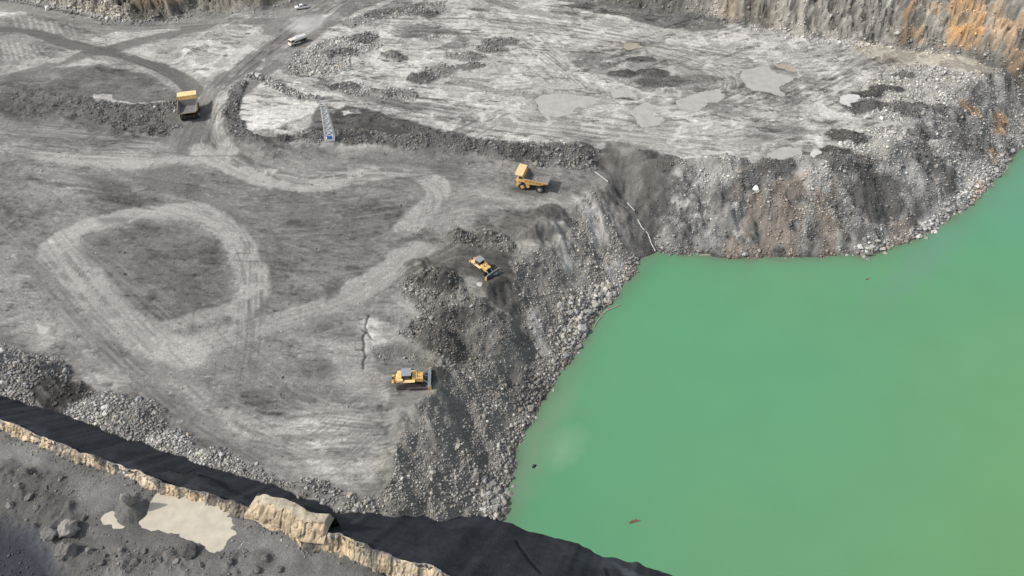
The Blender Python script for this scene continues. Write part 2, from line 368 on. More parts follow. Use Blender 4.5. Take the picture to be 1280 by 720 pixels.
# rubble cluster on the right of the upper bench
rub([(1066, 112), (1110, 86), (1150, 82), (1240, 92), (1262, 120), (1240, 150), (1160, 152), (1090, 150), (1065, 145)], 2.4, .5, .7, .34, .8)
rub([(1080, 160), (1160, 162), (1180, 180), (1130, 200), (1060, 205), (1030, 195)], 2.6, .55, .7, .32, .8)
rub([(1180, 150), (1240, 140), (1270, 160), (1235, 215), (1190, 240), (1160, 200)], 2.2, .5, .5, .26, .5)
P([(1160, 130), (1215, 112), (1240, 130), (1200, 142), (1160, 150)], .36, .7, 1.5)
P([(1175, 180), (1215, 178), (1205, 190), (1175, 190)], .45, .9, .8)
L([(1215, 106), (1190, 120), (1165, 138)], .9, .08, .7, .5)
P([(1070, 148), (1140, 155), (1190, 160), (1140, 168), (1080, 160)], .2, .7, 1.5)
for px, py, rx, ry, h, v in ((1082, 118, 7, 3.5, 1.8, .06), (1082, 134, 9, 5, 2.2, .09), (1105, 112, 7, 3, 1.4, .075), (1142, 138, 9, 5, 2.2, .10), (1165, 140, 5, 3, 1.4, .1), (1135, 95, 6, 2.5, 1.2, .15),
                             (1060, 172, 8, 4, 2.0, .07), (1044, 192, 7, 3.5, 1.8, .06), (1120, 180, 9, 4, 1.8, .33), (1030, 208, 9, 4, 1.4, .14), (1200, 158, 10, 3.5, 1.4, .14), (1215, 145, 8, 3, 1.0, .14), (905, 210, 9, 3, 1.3, .06), (1245, 112, 6, 4, 1.5, .3), (1060, 205, 8, 4, 1.6, .14), (800, 196, 8, 3, .6, .11)):
    heap(px, py, rx, ry, h, v, 3.6, .34, k=.95, bump=.6)
lerp_in(OR, area_mask([(1200, 120), (1238, 120), (1232, 132), (1202, 130)], 1.2), .40, 1); lerp_in(OR, area_mask([(1256, 112), (1275, 112), (1275, 132), (1260, 130)], 1), .45, 1)
lerp_in(OR, area_mask([(1250, 140), (1268, 148), (1262, 160)], 1), .35, 1)
# --- lower-left windrow of pale rubble
rub([(-30, 425), (20, 430), (60, 455), (90, 470), (100, 500), (160, 520), (215, 535), (250, 560), (330, 590), (395, 615), (470, 632), (380, 640), (300, 612), (200, 578), (100, 540), (40, 515), (-30, 485)], 6.5, .36, .3, .28, .8, soft=1)
P([(40, 490), (75, 478), (110, 486), (112, 500), (80, 518), (45, 512)], .05, .95, 1)
for px, py, rx, ry, h, v in ((35, 472, 11, 8, 3.2, .24), (0, 462, 9, 8, 3.0, .22), (125, 510, 8, 6, 2.6, .34), (168, 530, 8, 6, 2.4, .2), (78, 498, 8, 5, 2.4, .07), (60, 470, 7, 4, 1.8, .13), (215, 553, 6, 4, 1.4, .36), (262, 575, 6, 3, 1.2, .36), (315, 597, 6, 3, 1.0, .33), (375, 617, 6, 3, 1.0, .2), (390, 612, 6, 3, 1.0, .3), (430, 628, 7, 3, 1.0, .25)):
    heap(px, py, rx, ry, h, v, 6.0, .38, k=.7)
s, m = area_mask([(40, 490), (75, 478), (110, 486), (112, 500), (80, 518), (45, 512)], 1); R[s] *= 1 - .85 * m; A[s] += (.045 - A[s]) * m * .95

# ------------------------------------------------------------------ tyre tracks: pairs of thin lines following guide paths
def tracks(guide, n, spread, val, k, gauge=3.2, w=.55, z=None, trim=True):
    g = smooth_pts(WP(guide, z), 5)
    g = np.array(g)
    t = np.gradient(g, axis=0); t /= np.linalg.norm(t, axis=1)[:, None] + 1e-9
    nrm = np.stack([-t[:, 1], t[:, 0]], 1)
    for i in range(n):
        off = random.gauss(0, spread); bend = random.gauss(0, spread * .35)
        a, b = 0, len(g)
        if trim:
            ln = random.uniform(.25, .9); a = int(random.uniform(0, 1 - ln) * len(g)); b = max(a + 3, int(a + ln * len(g)))
        q = np.linspace(-1, 1, len(g))[:, None]
        vv = val * random.uniform(.7, 1.2); kk = k * random.uniform(.4, 1)
        for sgn in (-1, 1):
            c = (g + nrm * (off + bend * q * q + sgn * gauge / 2))[a:b]
            if len(c) < 2: continue
            sm = line_mask([tuple(p) for p in c], w * random.uniform(.7, 1.6), .35, smooth=False, warp=.15, world=True)
            s_, m_ = sm
            m_ = m_ * sstep(-.35, .35, n_mid[s_] + .25)
            lerp_in(A, (s_, m_), vv, kk)
# ------------------------------------------------------------------ general ground texture
def rot(a): return X * math.cos(a) + Y * math.sin(a), -X * math.sin(a) + Y * math.cos(a)
u, v = rot(math.radians(-8))
st1 = fbm(u * .14, v, 1.6, 4, 21); st2 = fbm(u * .2, v * 1.0, 5, 4, 22)
u, v = rot(math.radians(-38)); st3 = fbm(u * .12, v, 1.3, 4, 23)
onB2 = sstep(-2, 2, poly_sd(UPPER_W, X, Y)).astype(F)
clear = 1 - np.clip(R / 2, 0, 1)
t1 = np.tanh(2.2 * st1); t2 = np.tanh(2.0 * st2); t3 = np.tanh(2.2 * st3)
tex = 1 + clear * (.035 * t1 + .05 * t2) + .08 * n_mid + .20 * n_fine + .07 * n_big
tex += clear * (1 - onB2) * .04 * t3 * sstep(120, 60, X + Y * .3)
sc_ = area_mask([(300, 500), (400, 490), (470, 480), (530, 500), (500, 560), (450, 620), (380, 605)], 8)
u, v = rot(math.radians(4)); sk = fbm(u * .1, v, 1.1, 4, 37, .6)
tex[sc_[0]] += sc_[1] * .26 * np.tanh(3 * sk[sc_[0]])
damp = fbm(X, Y, 13, 5, 38, .6); tex -= clear * (1 - onB2) * (.16 * sstep(.10, .40, damp) - .10 * sstep(-.15, -.4, damp))
u, v = rot(math.radians(-14)); pt = fbm(u * .45, v, 6, 6, 25, .68)
tex -= clear * (1 - onB2) * (.20 * sstep(.22, .32, pt) - .15 * sstep(-.26, -.36, pt))
ori = sstep(-.15, .25, fbm(X, Y, 45, 2, 24) + .012 * (X - 60))
u, v = rot(math.radians(-9)); e1 = fbm(u * .24, v, 2.0, 5, 26, .66); e2 = fbm(u * .45, v, 6, 6, 27, .68)
u, v = rot(math.radians(28)); e3 = fbm(u * .24, v, 2.0, 5, 126, .66); e4 = fbm(u * .5, v, 6, 6, 127, .68)
dk1 = e1 + (e3 - e1) * ori; dk2 = e2 + (e4 - e2) * ori
tex -= onB2 * clear * (.42 * sstep(.30, .40, dk1) + .34 * sstep(.16, .25, dk2) * sstep(-.4, .3, n_big + .3 * w1x))
u, v = rot(math.radians(-9)); ds = fbm(u * .22, v, .9, 3, 28, .6); ds2 = fbm(u * .3, v, .8, 3, 29, .6)
tex -= clear * .28 * sstep(.50, .68, ds) ; tex += clear * .26 * sstep(.54, .70, ds2)
A *= np.clip(1 + (tex - 1) * (1 - SM), .3, 1.8)
sp = fbm(X, Y, .75, 2, 31)
lite = sstep(.10, .22, A); A += .16 * lite * clear * sstep(.70, .95, sp) * (.5 + .5 * onB2)       # scattered pale chips
A *= 1 - .25 * sstep(.7, 1.0, -sp)
# upper bench: crusty white salt edges round wet clay
cl = fbm(X, Y, 9, 5, 33)
A += lite * onB2 * clear * .13 * sstep(.10, .24, cl) * sstep(.8, .45, cl)
R = np.maximum(R, .16 * clear); S = np.where(R <= .17, .20, S)

# ------------------------------------------------------------------ traced stains
for pts, vv, kk_ in (([(0, 256), (14, 258), (12, 270), (0, 270)], .07, .8), ([(20, 300), (42, 302), (48, 310), (24, 310)], .10, .5), ([(118, 272), (140, 276), (168, 272), (160, 280), (130, 284)], .10, .6),
                     ([(250, 345), (290, 340), (296, 352), (262, 358)], .11, .4), ([(408, 358), (432, 352), (430, 372), (412, 378)], .085, .7), ([(250, 556), (286, 548), (300, 566), (262, 570)], .11, .5), ([(310, 492), (340, 484), (345, 500), (318, 506)], .11, .5),
                     ([(440, 200), (560, 206), (590, 214), (480, 212)], .12, .6), ([(545, 250), (600, 246), (640, 254), (590, 258)], .11, .6)):
    P(pts, vv, kk_, 2)
for pts in ([(60, 300), (76, 302), (72, 307), (58, 306)], [(48, 405), (66, 406), (62, 412), (50, 411)], [(20, 345), (36, 346), (32, 350)], [(120, 400), (140, 404), (132, 410)], [(330, 210), (345, 212), (342, 218), (330, 216)]):
    P(pts, .46, .75, .6)
# ------------------------------------------------------------------ wheel tracks on top of everything
tracks([(470, -30), (400, 22), (340, 70), (290, 108), (260, 150), (240, 200)], 14, 4.0, .11, .5)
tracks([(470, -30), (400, 22), (340, 70), (290, 108), (260, 150), (240, 200)], 10, 4.0, .30, .5)
tracks([(276, 120), (264, 150), (270, 182), (310, 205), (380, 212)], 6, 2.5, .10, .5)
tracks([(240, 170), (225, 195), (215, 215)], 8, 5, .12, .5, trim=False)
tracks([(0, 175), (110, 185), (220, 190)], 14, 4, .11, .5)
tracks([(0, 168), (120, 176), (220, 184)], 10, 4, .32, .5)
tracks([(0, 215), (120, 245), (230, 262), (300, 300), (320, 380), (318, 470)], 6, 7, .11, .5)
tracks([(0, 240), (80, 330), (160, 420), (260, 520), (400, 600)], 10, 9, .12, .4)
tracks([(0, 290), (90, 370), (180, 450), (300, 540), (420, 610)], 10, 9, .32, .4)
tracks([(220, 440), (330, 405), (440, 370), (520, 310), (545, 240), (470, 217), (340, 226)], 8, 3, .12, .4)
tracks([(350, 540), (420, 535), (500, 540)], 16, 9, .13, .4, gauge=2.4)
tracks([(340, 560), (420, 555), (500, 520)], 16, 9, .34, .4, gauge=2.4)
tracks([(400, 420), (460, 425), (520, 420)], 12, 8, .13, .35, gauge=2.4)
tracks([(320, 300), (430, 330), (520, 300), (600, 260), (650, 235)], 12, 7, .26, .35)
tracks([(560, 240), (620, 235), (700, 245)], 10, 5, .12, .4)
tracks([(380, 205), (480, 205), (600, 210), (650, 215)], 8, 4, .12, .5)
tracks([(325, 300), (322, 380), (318, 470)], 4, 2.5, .10, .6, trim=False)
# upper bench
tracks([(380, 110), (480, 130), (600, 150), (760, 165), (900, 185)], 14, 4.5, .14, .5)
tracks([(480, 26), (620, 26), (780, 50), (940, 76), (1090, 66)], 14, 7, .15, .5)
tracks([(480, 120), (600, 140), (760, 165), (900, 180), (1000, 170)], 10, 8, .17, .45)
tracks([(600, 60), (720, 80), (860, 90), (960, 80), (1090, 66)], 10, 9, .17, .45)
tracks([(650, 150), (780, 175), (900, 165), (1010, 130), (1090, 75)], 10, 9, .14, .5)
tracks([(440, 100), (560, 110), (660, 110), (700, 90), (660, 50), (600, 20)], 14, 6, .18, .4)
tracks([(480, 30), (640, 40), (820, 70), (940, 84)], 8, 9, .45, .4)
tracks([(600, 150), (780, 172), (920, 175), (1060, 130)], 8, 9, .45, .4)
tracks([(640, 140), (610, 152), (575, 170)], 4, 2, .10, .6, trim=False)
tracks([(880, 95), (900, 100), (896, 115), (860, 120), (820, 118)], 6, 2, .14, .5)


F_ = dict(w=.36)
tracks([(0, 172), (110, 182), (225, 188)], 16, 5, .10, .6, w=.4)
tracks([(-10, 250), (60, 330), (130, 410), (220, 500), (330, 570), (420, 615)], 16, 9, .11, .5, w=.34)
tracks([(-10, 250), (60, 330), (130, 410), (220, 500), (330, 570), (420, 615)], 16, 9, .30, .5, w=.34)
tracks([(90, 205), (160, 235), (260, 255), (310, 330), (325, 420), (318, 500)], 5, 3, .10, .5, w=.38)
tracks([(330, 600), (410, 560), (470, 510), (520, 490)], 26, 8, .12, .5, gauge=1.1, w=.32)
tracks([(330, 520), (400, 540), (470, 545), (530, 535)], 40, 9, .34, .5, gauge=1.1, w=.32)
tracks([(330, 520), (400, 535), (470, 540), (530, 530)], 40, 9, .12, .5, gauge=1.1, w=.32)
tracks([(400, 440), (470, 440), (530, 445)], 18, 8, .33, .5, gauge=1.1, w=.32)
tracks([(250, 190), (305, 218), (390, 230), (470, 217), (535, 222), (540, 250), (505, 285)], 7, 2.6, .14, .35, w=.34)
tracks([(66, 318), (105, 285), (180, 266), (258, 268), (298, 308), (314, 360)], 3, 3.0, .14, .35, w=.34)
tracks([(72, 305), (108, 348), (165, 408), (240, 446)], 7, 4, .14, .35, w=.34)
tracks([(120, 300), (200, 330), (280, 380)], 12, 9, .11, .4, w=.34)
tracks([(340, 260), (430, 300), (470, 330)], 14, 9, .11, .4, w=.34)
tracks([(240, 260), (380, 270), (520, 250), (640, 225)], 22, 10, .25, .4, w=.34)
tracks([(240, 260), (380, 270), (520, 250), (640, 225)], 22, 10, .10, .4, w=.34)
tracks([(300, 110), (270, 150), (275, 185), (320, 212), (390, 228), (470, 217)], 12, 2.2, .09, .6, w=.45)
tracks([(450, -10), (370, 40), (310, 90), (275, 130)], 12, 3.2, .085, .6, w=.45)
tracks([(-20, 40), (60, 48), (140, 66), (230, 105)], 8, 1.6, .075, .6, w=.4)
tracks([(0, 10), (130, 35), (250, 33), (400, 8)], 12, 2.5, .13, .6, w=.4)
for g_ in ([(480, 26), (620, 26), (780, 50), (940, 76), (1090, 66)], [(420, 118), (520, 138), (640, 156), (760, 170), (880, 190)], [(600, -5), (640, 14), (720, 28), (860, 60)], [(640, 40), (690, 75), (760, 130)],
           [(930, 150), (1000, 125), (1060, 92), (1100, 68)], [(700, 60), (800, 58), (890, 85), (910, 110), (850, 122)]):
    tracks(g_, 6, 5, .11, .6, w=.45, trim=True)
    tracks(g_, 3, 5, .46, .4, w=.45)
# ------------------------------------------------------------------ relief
Z += .05 * st1 * clear + .03 * n_fine
Z += BUMP * (1.0 * n_mid + .55 * fbm(X, Y, 1.6, 3, 40) + .5 * fbm(X, Y, 6, 2, 41))
# fissure on the pad edge: carved groove, its inner shade also painted dark
for pts in ([(461, 394), (458, 401), (456, 408), (457, 414), (453, 421), (454, 428), (452, 436), (455, 444), (453, 452), (454, 460)], [(452, 413), (458, 416), (464, 424)], [(452, 436), (444, 437)]):
    s, m = line_mask(pts, .42, .2, warp=.35, smooth=False)
    Z[s] -= .5 * m; A[s] += (.055 - A[s]) * m * .85

# ------------------------------------------------------------------ puddles
PUDDLES = []
def puddle(pts, col, depth=.10, z=None, off=-.02, rim=.12):
    p = WP(pts, z); p = smooth_pts(p + [p[0]], 5)[:-1]
    s = sl_of(p, 8)
    d = poly_sd(p, XW[s] + .6 * st1[s] + .5 * w1x[s], YW[s] + .3 * st2[s]).astype(F)      # + inside
    lev = float(np.median(Z[s][d > .3])) + off
    m = sstep(-4.5, -1.6, d)
    Z[s] += (lev + np.where(d > 0, -np.minimum(d * .12, depth), np.minimum(-d * .10, rim)) + (.05 * n_mid[s] + .05 * n_fine[s] + .03 * st1[s]) * (1 if lev < 5 else .7) - Z[s]) * m
    wet = sstep(-4.5 - 2.5 * st1[s], .2, d + .8 * n_mid[s]); A[s] *= 1 - .30 * wet
    R[s] *= 1 - sstep(-1, 0, d)
    PUDDLES.append((p, lev, col))
GREYW = (.36, .35, .325); PALEW = (.50, .49, .47); BRW = (.33, .29, .23)
puddle([(668, 124), (680, 118), (705, 117), (735, 121), (745, 128), (728, 134), (712, 142), (690, 147), (676, 138)], GREYW)
puddle([(758, 112), (772, 110), (792, 114), (780, 121), (764, 120)], GREYW)
puddle([(785, 142), (800, 132), (815, 128), (824, 140), (822, 154), (800, 158)], GREYW)
puddle([(848, 126), (872, 118), (896, 112), (902, 122), (884, 132), (868, 138), (852, 134)], GREYW)
puddle([(930, 92), (945, 84), (965, 83), (985, 86), (988, 100), (978, 110), (980, 120), (958, 114), (936, 112), (928, 100)], GREYW)
puddle([(970, 80), (992, 82), (992, 90), (976, 86)], BRW)
puddle([(782, 57), (798, 57), (800, 62), (784, 63)], BRW)
puddle([(962, 190), (980, 184), (1002, 186), (1012, 196), (1008, 206), (980, 208), (964, 202)], GREYW)
puddle([(1014, 188), (1026, 188), (1027, 200), (1016, 200)], PALEW)
puddle([(1050, 122), (1068, 118), (1072, 126), (1062, 134), (1052, 130)], PALEW)

# ------------------------------------------------------------------ lake faces
bench_z = Z.copy()
face = WATER + d_lake * kmap
gul = fbm(X * 1.0, Y * 1.0, 5, 3, 50)
face += sstep(0, 8, d_lake) * (1.1 * gul + .55 * n_mid + .3 * fbm(X, Y, 1.8, 3, 48))
kk = 1.6
h_ = np.clip(.5 + .5 * (face - bench_z) / kk, 0, 1)
Zl = face + (bench_z - face) * h_ - kk * h_ * (1 - h_)
face_m = (1 - sstep(-1.5, 1.0, face - bench_z)) * sstep(-2, 1, d_lake)         # 1 on the slope faces
Z = Zl.astype(F)
under = d_lake < 0
Z = np.where(under, np.maximum(WATER + d_lake * .45 + .25 * n_mid, -24), Z).astype(F)
# tipped cones on the fan, with a furrow between them
def cone(px, py, zz_, rad, h, k=.0, val=None):
    x, y = (float(q) for q in unproj(px, py, zz_)); s = sl_of([(x, y)], rad + 3)
    f = np.clip(1 - np.hypot(XW[s] - x, YW[s] - y) / rad, 0, 1); Z[s] += h * f * (1 + .15 * n_mid[s]) * sstep(0, 6, d_lake[s])
    if val: A[s] += (val - A[s]) * sstep(0, .3, f) * k
    S[s] *= 1 - .30 * sstep(.3, .8, f)
cone(546, 505, 1, 13, 4.4, .5, .24); cone(620, 430, -3, 10, 2.4, .3, .22); cone(690, 300, -2, 9, 2.0, .3, .22)
s, m = line_mask([(566, 498), (584, 520), (604, 552), (618, 580)], 5, 4, z=-4); Z[s] -= 1.2 * m; A[s] += (.17 - A[s]) * m * .5
s, m = line_mask([(640, 372), (655, 400), (672, 432)], 4, 3, z=-4); Z[s] -= .8 * m; A[s] += (.17 - A[s]) * m * .4
# gully between the fan and the bench face
gl_ = WP([(742, 205), (775, 225), (800, 262), (815, 300), (822, 316)], -4)
s = sl_of(gl_, 18); d = seg_dist(gl_, X[s], Y[s]); Z[s] -= 2.2 * np.exp(-(d / 4.0) ** 2) * sstep(2, 10, d_lake[s])
fan_ = (d_lake < 23) & (X < 50) & (Y < 190) & (X > -40)
S = np.where(fan_ & (R > .5), S * (.86 + .26 * sstep(18, 3, d_lake + 3 * w1x)), S)
R = np.where(fan_ & (d_lake > 5), R * (.50 + .55 * sstep(-.35, .05, fbm(X, Y, 8, 4, 47, .6))), R)
# colour and rubble of the back bench face
bf = face_m * sstep(34, 46, X) * sstep(150, 170, Y)
vert = fbm(X, Y * .25, 2.2, 4, 51)
facecol = .19 * (1 + .30 * np.tanh(2 * vert) + .30 * np.tanh(2.5 * fbm(X, Y, 4, 5, 58, .65)) + .45 * n_mid + .45 * n_fine)
A += (facecol - A) * bf * .9
A += bf * .20 * sstep(.35, .8, fbm(X, Y, 4, 4, 55)) * sstep(.2, .7, fbm(X, Y, 1.2, 2, 56) + .3)
BR += (.18 - BR) * bf
bigr = fbm(X, Y, 14, 3, 53)
R = np.where(bf > .3, np.maximum(R, 4.0 + 2.5 * bigr), R); S = np.where(bf > .3, .32, S)
# dark smooth side of the gully
gs = area_mask([(760, 196), (800, 200), (842, 216), (836, 250), (815, 300), (820, 318), (800, 290), (778, 240), (750, 215)], 2.5, z=-3)
lerp_in(A, gs, .10, .8); A[gs[0]] *= 1 + gs[1] * .35 * np.tanh(2 * fbm(X[gs[0]], Y[gs[0]] * .5, 3, 4, 59)); R[gs[0]] *= 1 - .5 * gs[1]; S[gs[0]] *= 1 - .35 * gs[1]; lerp_in(BR, gs, .3, 1)
# pale and ochre bands of the face
for pts, vv, orr in (([(1010, 262), (1040, 250), (1055, 300), (1030, 316)], .2, .45), ([(925, 270), (945, 255), (975, 300), (960, 322), (880, 320), (900, 305)], .19, .5), ([(1120, 268), (1150, 262), (1150, 290), (1118, 300)], .19, .42),
                     ([(960, 255), (1000, 250), (1010, 318), (970, 320)], .19, .5), ([(1225, 225), (1240, 212), (1243, 226), (1228, 240)], .24, .85), ([(905, 250), (925, 245), (930, 265), (908, 268)], .2, .4), ([(860, 300), (960, 312), (1080, 314), (960, 324), (860, 322)], .17, .4)):
    a = area_mask(pts, 2, z=-8); m_ = a[1] * sstep(-.5, .5, n_mid[a[0]] + .2)
    lerp_in(A, (a[0], m_), vv, .7); lerp_in(OR, (a[0], m_), orr * .50, .7)
for px, py, rx, ry, h, v in ((838, 212, 6, 4, 1.4, .09), (872, 216, 7, 4, 1.2, .22), (905, 212, 8, 4, 1.8, .06), (940, 222, 6, 4, 1.2, .15), (968, 218, 7, 4, 1.6, .10), (1000, 214, 8, 4, 2.0, .08), (1022, 226, 7, 4, 1.6, .33),
                             (1040, 212, 8, 5, 1.6, .12), (1085, 212, 9, 5, 1.4, .11), (1110, 196, 8, 4, 1.5, .30), (1165, 190, 8, 5, 1.4, .13), (1190, 180, 8, 4, 1.5, .33), (1215, 160, 8, 4, 1.4, .12), (1232, 145, 7, 4, 1.2, .25)):
    heap(px, py, rx, ry, h * 1.2, v, 4, .34, z=0, k=.8, bump=.6)
for pts in ([(985, 225), (1020, 222), (1032, 240), (1010, 250), (990, 240)], [(1200, 195), (1240, 180), (1262, 190), (1240, 220), (1215, 225)], [(1090, 220), (1150, 215), (1160, 225), (1100, 232)], [(1150, 260), (1200, 225), (1215, 245), (1170, 280)],[(1000,240),(1030,238),(1030,250)], [(870, 222), (920, 222), (915, 240), (865, 245)]):
    P(pts, .38, .75, 1.5, z=-4)
for pts in ([(1070, 214), (1130, 216), (1140, 240), (1100, 255), (1072, 240)], [(1190, 192), (1212, 196), (1216, 216), (1200, 214)], [(1150, 232), (1166, 240), (1172, 268), (1160, 262)]):
    P(pts, .075, .85, 1.5, z=-1)
    a = area_mask(pts, 1.5, z=-1); R[a[0]] *= 1 - .6 * a[1]
rubl([(1075, 318), (1110, 308), (1160, 290), (1200, 264), (1222, 243), (1262, 200)], 8, 4.0, .7, .3, .27, .5, z=-12)
rubl([(830, 312), (900, 316), (1000, 318), (1075, 316)], 3, 3.0, .5, .2, z=-13)
# fan: wet dark line at the waterline
wl = sstep(1.6, .2, d_lake) * sstep(-3, 0, d_lake); A *= 1 - .35 * wl

# ------------------------------------------------------------------ back walls
def wall(P_, k, cap, seed, terr=None):
    global Z, A
    d = poly_sd(P_, X + 1.0 * w1x + 1.2 * w2x, Y + 1.0 * w1y + 1.2 * w2y).astype(F)
    rib = fbm(X, Y * 1.6, 7, 4, seed)
    up = np.maximum(d, 0) * k + sstep(0, 4, d) * (.6 * rib + 1.8 * n_mid + .8 * n_fine + 1.4 * fbm(X, Y * 2, 2.4, 4, seed + 20))
    up += sstep(0, 4, d) * .55 * np.sin(up * 1.3 + 5 * fbm(X, Y * 2, 11, 3, seed + 30))
    up = np.minimum(up, cap + .15 * np.maximum(d, 0))
    on = sstep(-.3, .8, d)
    Z += np.maximum(up, 0) * (d > 0)
    # talus at the foot
    tal = np.exp(-np.clip(np.abs(d + .5), 0, 50) / 2.2) * (.9 + .8 * n_mid)
    Z += np.maximum(tal, 0)
    return d, on, rib
dR, onR, ribR = wall(WALLR_P, 1.7, 42, 61)
dL, onL, ribL = wall(WALLL_P, 1.3, 24, 62)
vs = fbm(X, Y * 1.3, 3.6, 5, 63, .65); vs2 = fbm(X, Y * .9, 14, 4, 64)
wc = .22 * (1 + .22 * vs + .22 * vs2 + .40 * n_mid + .45 * n_fine + .3 * sstep(.3, .6, fbm(X, Y, 1.5, 3, 66)))
for on in (onR, onL):
    A += (wc - A) * on; BR += (.55 - BR) * on
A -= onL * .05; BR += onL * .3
def wall_zone(px0, px1, o, soft=3.0):
    x0 = float(W(px0, 64)[0]); x1 = float(W(px1, 64)[0])
    q = X + 1.5 * w1x + .9 * vs
    return sstep(x0 - soft, x0 + soft, q) * sstep(x1 + soft, x1 - soft, q) * o
oz = wall_zone(1174, 1210, 1, 1.5) * onR * sstep(.5, 3, dR + 1.0 * n_mid)
OR = np.maximum(OR, oz * np.clip(.62 + .35 * n_mid + .25 * n_fine, .05, .95)); A += (.33 - A) * oz * .5
oz2 = wall_zone(1118, 1172, .42) * onR * sstep(-.1, .5, vs); oz3 = wall_zone(1215, 1262, .42) * onR * sstep(-.3, .4, n_mid + vs)
oz4 = wall_zone(915, 935, .22) * onR; oz5 = wall_zone(950, 985, .3, 4) * onR
for o_ in (oz2, oz3, oz4): OR = np.maximum(OR, o_)
A -= .06 * oz5; BR += oz5
A += (.33 - A) * wall_zone(985, 1022, .8, 4) * onR * sstep(-.2, .5, n_mid + .3)       # pale scree streak
A += (.11 - A) * np.maximum(wall_zone(1120, 1135, .7) * onR, wall_zone(930, 972, .45, 4) * onR)
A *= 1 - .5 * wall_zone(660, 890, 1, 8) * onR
OR = np.maximum(OR, wall_zone(140, 215, .32, 4) * onL * sstep(2, 6, dL))
A += (.33 - A) * wall_zone(140, 215, .6, 4) * onL * sstep(2, 6, dL)
tz = np.exp(-np.abs(dR) / 3.0) ; tzl = np.exp(-np.abs(dL + 1) / 3.5)
R = np.maximum(R, 2.2 * np.maximum(tz * sstep(75, 95, X + 0 * Y), tzl)); S = np.where(np.maximum(tz, tzl) > .35, .5, S)
R = np.maximum(R, np.maximum(onR * (dR < 30), onL * (dL < 20)) * 2.2); S = np.where(((dR > 2) | (dL > 2)), .34, S)
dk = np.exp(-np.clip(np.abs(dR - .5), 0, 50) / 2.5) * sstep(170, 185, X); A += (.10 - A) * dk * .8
rubl([(20, 2), (84, 12), (134, 24), (165, 28)], 6, 3.2, .75, .5, .34, .6)
P([(165, 24), (200, 16), (215, 20), (212, 30), (170, 31)], .10, .8, 1.5)
P([(232, 22), (300, 10), (395, 0), (400, 6), (330, 18), (250, 26)], .17, .6, 2); rub([(232, 22), (300, 8), (395, -4), (400, 4), (330, 16), (250, 24)], .8, .4, .5)

# ------------------------------------------------------------------ near ridge (coal slope, low rock ledge, muddy shelf)
sN = (X - cA[0]) * cdir[0] + (Y - cA[1]) * cdir[1]      # along the crest
wob = .9 * fbm(sN, sN * 0, 9, 3, 70) + .35 * fbm(sN, sN * 0, 2.5, 2, 71)
dN = (X - cA[0]) * cnor[0] + (Y - cA[1]) * cnor[1] - wob
near = sstep(-260, -200, -sN)       # ridge only where the frame sees it
slopeN = CR - .93 * np.maximum(dN, 0) + sstep(.5, 4, dN) * (.06 * n_mid + .06 * fbm(sN, dN * .6, 6, 3, 72))
FLOORZ = lambda s: 8.35 - 2.9 * sstep(63, 90, s)
flo = FLOORZ(sN) + .35 * fbm(X, Y, 9, 3, 73) + .10 * n_mid + .04 * n_fine
inn = np.where(dN > -.5, CR - .2 + (flo - CR + .2) * sstep(.1, -.5, dN), flo)
ZN = np.where(dN > 0, slopeN, inn)
onN = (ZN > Z) | (dN < 1)
Z = np.where(onN, ZN, Z).astype(F)
coal = onN & (dN > 0); shelf = onN & (dN <= 0)
coalA = .034 * (1 + .16 * fbm(sN, dN * .8, 3.0, 4, 74) + .25 * n_fine) + .022 * sstep(.0, .7, fbm(X, Y, 10, 4, 75)) * sstep(70, 110, sN)
A = np.where(coal, coalA, A); 
shA = .165 * (1 + .22 * fbm(X, Y, 8, 4, 76) + .16 * n_mid + .10 * n_fine + .10 * st1)
A = np.where(shelf, shA, A).astype(F)
BR = np.where(coal, -1.2, np.where(shelf, .2, BR)).astype(F); OR = np.where(onN, 0, OR).astype(F)
R = np.where(onN, np.where(shelf, .35, .0), R); S = np.where(onN, .15, S)
_l = area_mask([(-20, 590), (60, 596), (110, 620), (125, 655), (140, 668), (200, 690), (230, 690), (330, 695), (330, 730), (-20, 730)], 2, z=7)
R[_l[0]] += _l[1] * 1.8 * sstep(-.1, .5, fbm(X[_l[0]], Y[_l[0]], 5, 3, 99)); S[_l[0]] += (.24 - S[_l[0]]) * _l[1]
R *= np.where(shelf, 1 - sstep(-1.4, .2, -np.abs(dN + 1.2)) * 0, 1)
R = np.where(shelf & (dN > -3.2), 2.2, R); S = np.where(shelf & (dN > -3.2), .22, S)
BUMP = np.where(onN, 0, BUMP)
dust = sstep(.2, .7, fbm(X, Y, 5, 4, 77)) * coal * sstep(3, 0, dN - 1); A += .03 * dust
# seams across the coal slope
for pts in ([(646, 656), (660, 690), (676, 722)], [(760, 688), (764, 720)]):
    a = line_mask(pts, .8, .35, z=-2, warp=.3); lerp_in(A, a, .012, .8); Z[a[0]] -= .35 * a[1]
P([(770, 690), (800, 702), (850, 716), (850, 730), (780, 712)], .13, .6, 1.5, z=-6)
